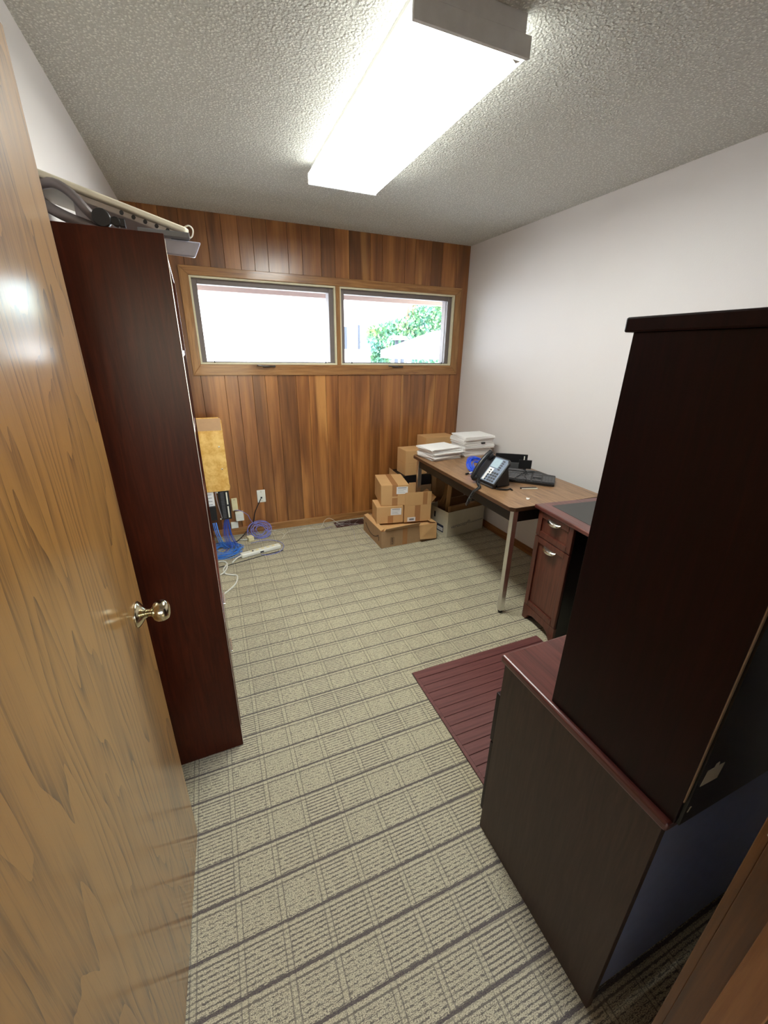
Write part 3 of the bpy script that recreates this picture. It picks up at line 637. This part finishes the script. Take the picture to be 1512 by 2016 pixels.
# two cartons in it and one on top
bB = closed_box('carton', 'small brown carton with a white label, resting in the long box under the top carton', (1.195, 3.000, .163), math.radians(-10), .238, .20, .155, sticker=(.125, .075, .095, .062), seam='n')
MB().box((.10, -.0012, 0), (.148, -.0004, .07)).obj('tape', 'tape', bB)
bC = closed_box('carton', 'taped brown carton with a white label, topmost of the stack before the panelling', (1.238, 3.010, .3205), math.radians(-12), .243, .330, .186, sticker=(.135, .105, .098, .064))
bH = thing('carton', 'open brown carton with raised flaps and small white sticker, beside the stacked ones', 'box', (1.437, 2.950, .163), math.radians(-8))
shell(MB(), .245, .30, .155, .003).obj('carton_body', 'card', bH, bev=.001)
MB().box((.002, -.001, .1555), (.243, .002, .275)).obj('flap', 'card', bH); MB().prism([(.13, .298, .155), (.24, .298, .155), (.225, .31, .262), (.135, .31, .262)], (0, .003, 0)).obj('flap', 'card', bH)
MB().prism([(.242, .01, .155), (.242, .29, .155), (.30, .27, .205), (.30, .03, .205)], (0, 0, .003)).obj('flap', 'card', bH)
MB().box((.095, -.0022, .0), (.145, -.0012, .154)).obj('tape', 'tape', bH); MB().box((.165, -.0022, .158), (.205, -.0012, .272)).obj('tape', 'tape', bH)
s_ = MB().box((.028, -.0028, .006), (.102, -.0018, .046)).obj('sticker', 'paper', bH); MB().box((.045, -.0033, .018), (.088, -.0026, .034)).obj('sticker_print', 'greyink', s_)
# stack in the corner behind the table
bF = thing('carton', 'open brown carton in the far corner under the black electronics case', 'box', (1.545, 3.278, 0), 0)
shell(MB(), .33, .28, .372, .004).obj('carton_body', 'card_dull', bF); MB().prism([(0, .0, .372), (0, .27, .372), (-.008, .26, .50), (-.008, .01, .485)], (.003, 0, 0)).obj('flap', 'card', bF)
MB().box((.004, .004, .360), (.326, .276, .368)).obj('inner_flap', 'card_dull', bF)
bk = thing('black_equipment_case', 'black flat electronics case under two small cartons behind the table', 'electronics', (1.572, 3.285, .373))
B('case', (0, 0, 0), (.300, .27, .102), 'black_void', bk, bev=.004); B('front_panel', (.01, -.003, .01), (.29, 0, .095), 'black', bk)
closed_box('carton', 'plain brown carton, lower of the two stacked behind the table corner', (1.600, 3.30, .476), 0, .232, .19, .115, tape=False, seam='n')
closed_box('carton', 'plain brown carton, upper of the two stacked behind the table corner', (1.600, 3.30, .592), 0, .232, .19, .120, tape=False, seam='n')
closed_box('carton', 'brown carton in the far corner, its top just showing between the paper stacks', (1.842, 3.37, .480), 0, .32, .19, .325, tape=False, seam='n')
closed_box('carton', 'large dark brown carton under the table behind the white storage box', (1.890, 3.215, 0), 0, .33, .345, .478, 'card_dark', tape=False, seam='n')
# white storage box
wb = thing('storage_box', 'white cardboard storage box with grey print, on the carpet under the table', 'box', (1.815, 2.838, 0), math.radians(9))
shell(MB(), .440, .285, .243, .004).obj('carton_body', 'white_card', wb, bev=.001)
lp = MB().box((-.0012, .055, .030), (-.0002, .155, .098)).obj('side_label', 'navy', wb); MB().box((-.0020, .062, .042), (-.0010, .140, .075)).obj('label_window', 'paper', lp)
for k in range(3): MB().box((-.0026, .070, .049+k*.008), (-.0018, .132, .051+k*.008)).obj('label_print', 'greyink', lp)
MB().box((-.0012, .175, .145), (-.0002, .195, .200)).obj('hand_hole', 'black_void', wb)
text('versacopy®', .048, 'greyink', 'printed_name', wb, basis((.045, -.0004, .080), (1, 0, .06), (0, 0, 1)))
text('multipurpose paper', .020, 'greyink', 'printed_line', wb, basis((.275, -.0004, .092), (1, 0, .06), (0, 0, 1)))
fc = thing('flat_carton', 'flattened brown carton pieces standing upright inside the white storage box', 'cardboard', (1.815, 2.838, 0), math.radians(9))
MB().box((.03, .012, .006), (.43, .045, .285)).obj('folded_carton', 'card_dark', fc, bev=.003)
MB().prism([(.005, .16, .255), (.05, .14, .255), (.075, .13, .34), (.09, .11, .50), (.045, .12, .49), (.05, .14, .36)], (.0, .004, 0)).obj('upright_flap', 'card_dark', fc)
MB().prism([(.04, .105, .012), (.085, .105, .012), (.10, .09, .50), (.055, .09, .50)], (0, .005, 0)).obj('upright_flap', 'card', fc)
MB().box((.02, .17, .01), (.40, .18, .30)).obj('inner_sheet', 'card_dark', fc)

# ================================================================== TABLE
tb_ = thing('work_table', 'walnut laminate work table with square chrome legs against the white wall', 'table', (1.505, 1.695, 0), math.radians(-1.6))
tw_, tl_ = .70, 1.36
def chamf(w, l, c, z): return [(c, 0, z), (w-c, 0, z), (w, c, z), (w, l-c, z), (w-c, l, z), (c, l, z), (0, l-c, z), (0, c, z)]
MB().prism(chamf(tw_, tl_, .025, .715), (0, 0, .024)).obj('table_rim', 'table_edge', tb_, bev=.003)
MB().prism([(x, y, .7395) for x, y, z in chamf(tw_-.004, tl_-.004, .024, 0)], (.0, 0, .0015)).obj('tabletop', 'table_top', tb_)
MB().box((.045, .035, .635), (tw_-.045, .055, .715)).box((.045, tl_-.055, .635), (tw_-.045, tl_-.035, .715)).box((.045, .055, .635), (.065, tl_-.055, .715)).box((tw_-.065, .055, .635), (tw_-.045, tl_-.055, .715)).obj('apron', 'table_apron', tb_)
for lx, ly in ((.035, .022), (tw_-.070, .022), (.035, tl_-.057), (tw_-.070, tl_-.057)):
    lg = MB().box((lx, ly, .022), (lx+.034, ly+.034, .715)).obj('leg', 'chrome', tb_, bev=.003)
    MB().lathe([(.012, 0), (.014, .004), (.014, .014), (.006, .016), (.006, .026)], Matrix.Translation((lx+.017, ly+.017, 0)), 14).obj('foot', 'black', lg)
TZ = .7412
# paper stacks
def papers(x, y, rz, n, hs, w, d, seed, where, grp):
    q = random.Random(seed); z = TZ
    for i in range(n):
        h = hs*q.uniform(.75, 1.3)/n; last = i == n-1
        rank = ['lowest', 'second-lowest', 'third from bottom', 'fourth from bottom', 'fifth from bottom', 'sixth from bottom', 'seventh from bottom'][i]
        lab = 'white paper bundle, %s in the %s' % ('topmost' if last else rank, where)
        o = thing('paper_bundle', lab, 'papers', (x+q.uniform(-.014, .014), y+q.uniform(-.012, .012), z), rz+q.uniform(-.10, .10), grp)
        k = 3; hh = (h-.0012)/k
        for kk in range(3):
            RM = Matrix.Translation((w/2+q.uniform(-.008, .008), d/2+q.uniform(-.008, .008), 0)) @ Matrix.Rotation(q.uniform(-.06, .06), 4, 'Z')
            MB().box((-w/2, -d/2, hh*kk), (w/2, d/2, hh*(kk+1)-.0002), RM).obj('sheets', 'paper_b' if (i+kk) % 3 == 0 else 'paper', o)
        z += h
papers(1.590, 2.775, math.radians(6), 6, .095, .285, .22, 11, 'shorter stack at the table corner', 'papers in the lower stack')
papers(1.915, 2.83, math.radians(4), 7, .150, .290, .23, 23, 'taller stack by the white wall', 'papers in the taller stack')
tag(MB().box((2.075, 2.812, .846), (2.108, 2.826, .858)).obj('binder_clip', 'black'), 'black binder clip holding sheets on the front of the taller paper stack', 'binder clip')

# desk phone: faces the long left side of the table
ph = thing('desk_phone', 'black and silver-blue office desk phone tilted up on its stand on the table', 'telephone', (1.588, 2.215, .7415), -1.50)
tl = math.radians(50); PM = Matrix.Translation((0, 0, .030)) @ Matrix.Rotation(tl, 4, 'X')
MB().prism([(0, 0, -.022), (.21, 0, -.022), (.21, .175, -.022), (.19, .20, -.022), (.02, .20, -.022), (0, .175, -.022)], (0, 0, .022), PM).obj('body', 'black', ph, bev=.006, seg=3)
MB().prism([(.072, .008, 0), (.203, .008, 0), (.203, .168, 0), (.188, .19, 0), (.072, .19, 0)], (0, 0, .004), PM).obj('face_plate', 'phone_face', ph, bev=.002)
MB().box((.080, .115, .004), (.15, .18, .007), PM).obj('display', 'screen', ph, bev=.001)
MB().box((.082, .065, .004), (.128, .108, .0052), PM).obj('index_card', 'paper', ph)
MB().box((.082, .015, .004), (.100, .110, .0055), PM).obj('button_strip', 'paper_b', ph)
for i in range(3):
    for j in range(4): MB().box((.128+i*.022, .016+j*.019, .004), (.144+i*.022, .029+j*.019, .0075), PM).obj('key', 'grey_key', ph, bev=.001)
for j in range(5): MB().box((.158, .105+j*.016, .004), (.176, .114+j*.016, .007), PM).obj('key', 'grey_key', ph, bev=.001)
for j in range(5): MB().box((.104, .016+j*.018, .004), (.114, .027+j*.018, .007), PM).obj('key', 'black', ph, bev=.001)
hs = MB(); hs.tube([PM @ Vector(v) for v in ((.030, -.012, .026), (.030, .02, .036), (.030, .09, .045), (.030, .16, .040), (.030, .205, .028))], .016, 10, 4)
hs.lathe([(.024, 0), (.026, .008), (.020, .026)], PM @ Matrix.Translation((.030, .002, .004)), 16).lathe([(.024, 0), (.026, .008), (.020, .026)], PM @ Matrix.Translation((.030, .180, .004)), 16)
hs.obj('handset', 'black', ph)
MB().prism([(.03, .06, 0), (.03, .17, 0), (.03, .14, .12), (.03, .05, .06)], (.15, 0, 0)).obj('stand', 'black', ph, bev=.006)
MB().tube([(.02, .02, .012), (.19, .02, .012)], .012, 10, 0).obj('stand_foot', 'grey_key', ph)
# coiled cord
cc = []
path = [Vector(v) for v in ((1.575, 2.13, .80), (1.545, 2.09, .765), (1.535, 2.055, .755), (1.49, 2.05, .735), (1.475, 2.07, .68), (1.472, 2.09, .63))]
N = 260
for i in range(N):
    t = i/(N-1)*(len(path)-1); k = min(int(t), len(path)-2); p = path[k].lerp(path[k+1], t-k); a = i*2*PI/9
    cc.append((p.x+.0085*math.cos(a), p.y+.0085*math.sin(a), p.z+.004*math.sin(a+.8)))
tag(MB().tube(cc, .0022, 5, 0).obj('handset_cord', 'black_void'), 'coiled black handset cord dangling over the table edge', 'cord')
tag(MB().tube([(1.62, 2.00, .752), (1.655, 1.985, .748), (1.69, 1.975, .746), (1.72, 1.985, .746), (1.715, 1.955, .745)], .005, 8, 4).obj('phone_line_cord', 'black_void'), 'short black cord curling on the tabletop in front of the phone', 'cord')
# keyboard
kb = thing('computer_keyboard', 'black full-size computer keyboard on the table next to the phone', 'keyboard', (0, 0, 0))
ku = Vector((.70, -.715, 0)); kv = Vector((.715, .70, .13)); KB = basis(Vector((2.015, 1.905, .752))-ku.normalized()*.455+Vector((.012, .012, 0)), ku, kv)
MB().prism([(0, 0, -.009), (.455, 0, -.009), (.455, .155, -.009), (.40, .165, -.009), (.34, .205, -.009), (.10, .205, -.009), (.04, .165, -.009), (0, .155, -.009)], (0, 0, .018), KB).obj('keyboard_case', 'black', kb, bev=.004, seg=2)
rows = [(.020, 5), (.039, 5), (.058, 5), (.077, 5), (.096, 5), (.125, 5)]
for ri in range(6):
    y = .018+ri*.0195+(.006 if ri == 5 else 0)
    xs = [.014+.0192*i for i in range(15)]
    if ri == 0: segs = [(.014, .034), (.036, .058), (.060, .083), (.086, .195), (.198, .222), (.225, .25), (.253, .30)]
    else: segs = [(x, x+.0165) for x in xs]
    for a, b in segs: MB().box((a, y, .008), (b, y+.0162, .0135), KB).obj('key', 'grey_key', kb)
    if ri != 2:
        for i in range(3):
            if ri == 1 and i != 1: continue
            MB().box((.312+.0192*i, y, .008), (.3285+.0192*i, y+.0162, .0135), KB).obj('key', 'grey_key', kb)
    if ri < 5:
        for i in range(4): MB().box((.376+.0192*i, y, .008), (.3925+.0192*i, y+.0162, .0135), KB).obj('key', 'grey_key', kb)
MB().box((.13, .165, .009), (.32, .195, .013), KB).obj('media_key_panel', 'grey_key', kb, bev=.001)
for s in (.05, .40): MB().box((s, .17, -.035), (s+.03, .185, -.009), KB).obj('tilt_foot', 'black', kb)
MB().tube([KB @ Vector(v) for v in ((.22, .215, .004), (.25, .17, .018), (.27, .12, .020), (.255, .07, .019), (.275, .02, .018), (.26, -.008, .004), (.20, .0, .012), (.24, .10, .020), (.30, .16, .02), (.33, .215, .0))], .0024, 6, 4).obj('keyboard_cord', 'black_void', kb)
# black letter tray behind the phone
dt = thing('black_docking_tray', 'black rectangular plastic tray standing on edge behind the phone', 'tray', (1.93, 2.43, TZ), math.radians(-35))
MB().box((0, 0, 0), (.23, .012, .125)).obj('back_plate', 'black', dt, bev=.002); MB().box((.0, -.06, 0), (.20, 0, .012)).box((0, -.06, .012), (.20, -.054, .075)).obj('pocket', 'grey_key', dt, bev=.002)
MB().box((.165, -.064, .035), (.255, -.058, .10)).obj('end_plate', 'black', dt, bev=.002); MB().box((.196, -.066, .10), (.202, -.054, .125)).obj('end_clip', 'white_plastic', dt)
blob_coil('desk_blue_cable', 'blue_cable_b', 'coil of vivid blue network cable lying on the table behind the phone', (1.772, 2.44, TZ+.030), .075, 12, .0032, math.radians(40), 8, .3, zmin=TZ+.004)
tag(MB().tube([(1.735, 2.42, TZ+.006), (1.70, 2.405, TZ+.004), (1.665, 2.33, TZ+.004), (1.70, 2.25, TZ+.004), (1.755, 2.25, TZ+.004), (1.80, 2.30, TZ+.004)], .0028, 6, 5).obj('violet_desk_lead', 'violet_cable'), 'pale violet lead looped on the table by the blue coil', 'cord')
cn = thing('cable_connector', 'dark plug with white sleeve lying on the table left of the blue coil', 'plug', (1.655, 2.375, TZ), .35)
MB().box((-.022, -.006, 0), (.008, .006, .012)).obj('plug_body', 'black', cn, bev=.002); MB().tube([(.008, 0, .006), (.055, .002, .006)], .0042, 8, 0).obj('sleeve', 'white_plastic', cn)
sn = thing('letter_opener', 'small black and white snap-blade cutter lying on the near half of the table', 'cutter', (1.845, 1.955, TZ), -.28)
MB().box((-.055, -.008, 0), (.055, .008, .010)).obj('handle', 'black', sn, bev=.003); MB().box((-.05, -.013, 0), (.05, -.0085, .007)).box((.035, -.014, .0), (.058, .012, .006)).obj('white_clip', 'white_plastic', sn, bev=.001)
tp = thing('paper_scrap', 'torn scrap of cream paper on the near end of the table', 'paper scrap', (1.705, 1.797, TZ), .3)
MB().prism([(-.022, -.006, .0005), (-.006, -.012, .0005), (.012, -.006, .004), (.026, -.004, .0005), (.012, .006, .0005), (.004, .014, .003), (-.008, .006, .0005)], (0, 0, .0012)).obj('scrap', 'paper', tp)

# ================================================================== DESK (drawer pedestal)
dk = thing('pedestal_desk', 'cherry desk with two-drawer pedestal and black writing inset, beside the work table', 'desk', (1.652, 1.682, 0), math.radians(-5.6))
DW, DL = .575, .925
MB().box((0, -DL, .733), (DW, 0, .757)).obj('desk_top', 'espresso_top', dk, bev=.007, seg=3)
MB().box((.075, -DL+.10, .7572), (DW-.06, -.055, .7580)).obj('writing_inset', 'inset', dk)
pd0, pd1 = -.315, -.028
MB().box((.032, pd0, .10), (DW-.02, pd0+.016, .733)).box((.032, pd1-.016, .10), (DW-.02, pd1, .733)).box((DW-.03, pd0+.016, .06), (DW-.02, pd1-.016, .733)).box((.032, pd0+.016, .10), (DW-.03, pd1-.016, .115)).obj('pedestal_case', 'black_back', dk)
MB().box((DW-.05, -DL+.03, .25), (DW-.035, pd0, .733)).obj('modesty_panel', 'black_back', dk)
# second pedestal hidden by the hutch
MB().box((.032, -DL+.03, 0), (DW-.02, -DL+.046, .733)).obj('end_panel', 'black_back', dk)
def front(z0, z1, hz):
    w0, w1 = pd0+.002, pd1-.002
    f = MB(); f.box((.026, w0, z0), (.032, w1, z1)); b_ = .034
    f.box((.016, w0, z0), (.026, w0+b_, z1)).box((.016, w1-b_, z0), (.026, w1, z1)).box((.016, w0+b_, z1-b_), (.026, w1-b_, z1)).box((.016, w0+b_, z0), (.026, w1-b_, z0+b_))
    d = f.obj('drawer_front', 'cherry_front', dk, bev=.004, seg=2)
    mid = (w0+w1)/2; pts = []
    hh = MB()
    n = 10; outer = []
    for k in range(n+1):
        a = PI*k/n; outer.append((mid-.052*math.cos(a), .020*math.sin(a)))
    prof = [(.004, y, hz+.008) for y, _ in outer]
    for k in range(n):
        y0, d0 = outer[k]; y1, d1 = outer[k+1]
        hh.bm.faces.new([hh.bm.verts.new(v) for v in ((.015-d0*.2, y0, hz+.010), (.015-d1*.2, y1, hz+.010), (.014-d1*1.15, y1, hz+.004-d1*.9), (.014-d0*1.15, y0, hz+.004-d0*.9))])
    for f_ in hh.bm.faces: f_.smooth = True
    bmesh.ops.remove_doubles(hh.bm, verts=hh.bm.verts, dist=1e-5)
    hd = hh.obj('handle', 'nickel', d); so_ = hd.modifiers.new('s', 'SOLIDIFY'); so_.thickness = .003
front(.578, .728, .700); front(.105, .572, .532)
MB().prism([(.017, pd0, .0), (.017, pd0+.03, 0), (.017, pd0+.055, .04), (.017, pd0+.09, .055), (.017, pd1-.09, .055), (.017, pd1-.055, .04), (.017, pd1-.03, 0), (.017, pd1, 0), (.017, pd1, .103), (.017, pd0, .103)], (.018, 0, 0)).obj('base_skirt', 'cherry_front', dk, bev=.002)
MB().box((.035, pd0, 0), (DW-.02, pd0+.014, .10)).box((.035, pd1-.014, 0), (DW-.02, pd1, .10)).obj('base_side', 'black_back', dk)

# ================================================================== CREDENZA + HUTCH
cz = thing('credenza', 'low dark brown credenza with a burgundy top, its plain end facing the doorway', 'credenza', (.690, .248, 0))
CW, CD = .86, .467
MB().box((0, 0, 0), (.018, CD, .728)).obj('side_panel', 'espresso_side', cz, bev=.001)
MB().box((CW-.018, 0, 0), (CW, CD, .728)).obj('side_panel', 'espresso_side', cz, bev=.001)
MB().box((.018, .006, .06), (CW-.018, .012, .728)).obj('back_panel', 'slate_sheen_back', cz)
MB().box((-.010, -.010, .728), (CW+.01, CD+.012, .753)).obj('credenza_top', 'espresso_top', cz, bev=.007, seg=3)
MB().box((.018, .02, .05), (CW-.018, CD-.005, .066)).obj('bottom_board', 'espresso', cz)
for k in range(2):
    x0 = .0+k*CW/2
    f = MB().box((x0+.002, CD+.001, .08), (x0+CW/2-.002, CD+.014, .40)).obj('door', 'espresso', cz, bev=.002)
    f2 = MB().box((x0+.002, CD+.001, .405), (x0+CW/2-.002, CD+.018, .60)).obj('drawer_front', 'espresso', cz, bev=.002)
    for o_, z in ((f, .35), (f2, .53)): MB().box((x0+CW/4-.045, CD+.019, z), (x0+CW/4+.045, CD+.034, z+.012)).obj('handle', 'nickel', o_, bev=.004)
ht = thing('hutch', 'tall near-black hutch standing on the credenza, back turned to the doorway wall', 'hutch', (.692, .236, .7535))
HW, HD, HH = .84, .306, .866
MB().box((0, 0, 0), (.018, HD, HH-.024)).obj('side_panel', 'espresso', ht, bev=.001)
MB().box((HW-.018, 0, 0), (HW, HD, HH-.024)).obj('side_panel', 'espresso', ht, bev=.001)
MB().box((-.010, -.006, HH-.024), (HW+.01, HD+.012, HH)).obj('hutch_top', 'espresso', ht, bev=.003)
MB().box((.006, -.006, 0), (HW-.006, -.0003, HH-.026)).obj('back_panel', 'black_back', ht)
MB().box((.0, -.0022, .06), (.0055, -.0002, HH-.03)).obj('raw_edge', 'raw_edge', ht)
for z in (.02, .42): MB().box((.018, .0, z), (HW-.018, HD-.01, z+.018)).obj('shelf_board', 'espresso', ht)
st = MB().prism([(.018, -.0072, .100), (.066, -.0072, .098), (.070, -.0072, .136), (.022, -.0072, .138)], (0, .0008, 0)).obj('sticker', 'white_card', ht)
MB().prism([(.040, -.0072, .137), (.052, -.0072, .137), (.050, -.0072, .147), (.042, -.0072, .146)], (0, .0008, 0)).obj('sticker_tab', 'white_card', ht)
MB().prism([(.012, -.0072, .035), (.015, -.0072, .033), (.020, -.0072, .046), (.016, -.0072, .047)], (0, .0008, 0)).obj('paint_chip', 'white_card', ht)
# ================================================================== CHAIR MAT
mt = thing('chair_mat', 'burgundy slatted bamboo chair mat lying on the carpet behind the credenza', 'chair mat', (.786, .745, 0))
MB().box((0, 0, .0003), (.825, .712, .003)).obj('backing', 'ink', mt)
MB().box((0.002, .66, .003), (.823, .710, .009)).obj('border_slat', 'mat', mt, bev=.0015, seg=1)
B('border_slat', (0, .0, .003), (.014, .66, .0092), 'mat', mt, bev=.001, seg=1)
for k in range(13): B('slat', (.0145, .003+k*.0505, .003), (.823, .0505*(k+1)+.0012, .0085), 'mat', mt, bev=.0012, seg=1)

# ================================================================== OUTSIDE
struct(MB().box((-30, YB+T, -.5), (40, 60, -.25)).obj('ground_outside', 'concrete'))
struct(MB().box((-3, YB+T, 2.20), (6, 4.60, 2.26)).box((-3, 4.55, 2.062), (6, 4.62, 2.22)).obj('roof_eave', 'eave'))
def at(xb, zb, y): return (xb*y/3.585, y, 1.557+(zb-1.557)*y/3.585)
nb = thing('white_building', 'sunlit white neighbouring building seen through the windows', 'building', (0, 0, 0))
MB().box((-9, 13, -.3), (4.4, 13.3, 6)).obj('wall', 'outside_white', nb)
MB().prism([(-9.5, 12.4, 6.0), (4.9, 12.4, 6.0), (4.9, 16, 7.6), (-9.5, 16, 7.6)], (0, 0, .15)).obj('roof', 'outside_white', nb)
fn = thing('panel_fence', 'grey vertical-board fence on a pale low wall outside the right window', 'fence', (0, 0, 0))
a, b = at(1.09, 1.575, 10.6), at(1.36, 1.76, 10.6)
MB().box((a[0]-.3, 10.6, -.3), (b[0]+.1, 10.8, a[2])).obj('low_wall', 'outside_white', fn)
nbd = 12
for k in range(nbd):
    x = a[0]-.25+(b[0]-a[0]+.25)*k/nbd; B('board', (x, 10.62, a[2]), (x+.062, 10.65, b[2]+.03*math.sin(k)), 'fence' if k % 4 == 0 else 'board_white', fn)
cp_ = thing('white_canopy', 'sloping white canopy outside the lower right of the right window', 'canopy', (0, 0, 0))
p1, p2, p3, p4 = at(1.72, 1.575, 5.4), at(2.35, 1.78, 5.4), at(2.35, 1.50, 5.4), at(1.72, 1.50, 5.4)
MB().prism([p1, p2, p3, p4], (0, 1.0, 0)).obj('canopy_cover', 'outside_white', cp_)
MB().box((p4[0], 5.4, -.3), (p4[0]+.06, 5.46, p4[2])).box((p3[0]-.06, 5.4, -.3), (p3[0], 5.46, p3[2])).obj('canopy_post', 'outside_white', cp_)
gp = thing('garden_post', 'flat-capped garden post among the leaves outside the right window', 'post', (0, 0, 0))
a, b = at(1.55, 1.66, 8.2), at(1.71, 1.69, 8.2)
MB().prism([(a[0], 8.1, a[2]), (b[0], 8.1, a[2]), (b[0]-.08, 8.1, b[2]), (a[0]+.06, 8.1, b[2]+.01)], (0, .3, 0)).obj('cap', 'outside_white', gp)
for xx in (1.60, 1.66): p = at(xx, 1.66, 8.2); B('upright', (p[0], 8.2, -.3), (p[0]+.055, 8.27, a[2]), 'fence', gp)
def foliage(name, label, regions, n, y0, y1, seed, size, kind=None):
    q = random.Random(seed); mb = MB()
    for i in range(n):
        poly = q.choice(regions); x0, x1, z0f, z1f = poly
        xb = q.uniform(x0, x1); t = (xb-x0)/(x1-x0); zb = q.uniform(z0f(t), z1f(t)); y = q.uniform(y0, y1)
        p = Vector(at(xb, zb, y)); s = size*q.uniform(.6, 1.3)
        R_ = Matrix.Rotation(q.uniform(0, 6.28), 3, 'Z') @ Matrix.Rotation(q.uniform(-1.2, 1.2), 3, 'X')
        vs = [mb.bm.verts.new(p+R_ @ Vector(v)*s) for v in ((0, 0, 0), (.45, 0, .5), (0, .12, 1.1), (-.45, 0, .5))]
        mb.bm.faces.new(vs)
    return mb
tr = thing('leafy_tree', 'sunlit leafy tree filling the right half of the right window', 'tree', (0, 0, 0))
L = lambda a, b: (lambda t: a+(b-a)*t)
f_ = foliage('t', '', [(1.72, 2.30, L(1.62, 1.70), L(1.99, 2.10)), (1.72, 2.30, L(1.62, 1.70), L(1.9, 2.10)), (1.50, 1.85, L(1.58, 1.60), L(1.78, 1.88)), (1.33, 1.62, L(1.62, 1.58), L(1.74, 1.80))], 5200, 8.6, 10.2, 3, .085)
fo = f_.obj('foliage', 'leaf', tr); fo['kind'] = 'stuff'
MB().tube([(4.6, 9.5, -.3), (4.65, 9.5, 1.2), (4.5, 9.4, 2.2), (4.9, 9.6, 3.2)], .10, 8, 3).obj('trunk', 'trunk', tr)
sh = thing('leafy_shrub', 'yellow-green shrub low outside the right window beside the garden post', 'shrub', (0, 0, 0))
f_ = foliage('s', '', [(1.38, 1.56, L(1.44, 1.44), L(1.60, 1.66)), (1.72, 2.08, L(1.40, 1.40), L(1.515, 1.53)), (1.36, 1.50, L(1.45, 1.45), L(1.66, 1.62))], 1500, 7.0, 7.4, 6, .055)
fo = f_.obj('foliage', 'leaf', sh); fo['kind'] = 'stuff'
MB().tube([(2.95, 7.2, -.3), (3.0, 7.2, .6), (3.02, 7.2, 1.4)], .03, 6, 2).obj('stem', 'trunk', sh)
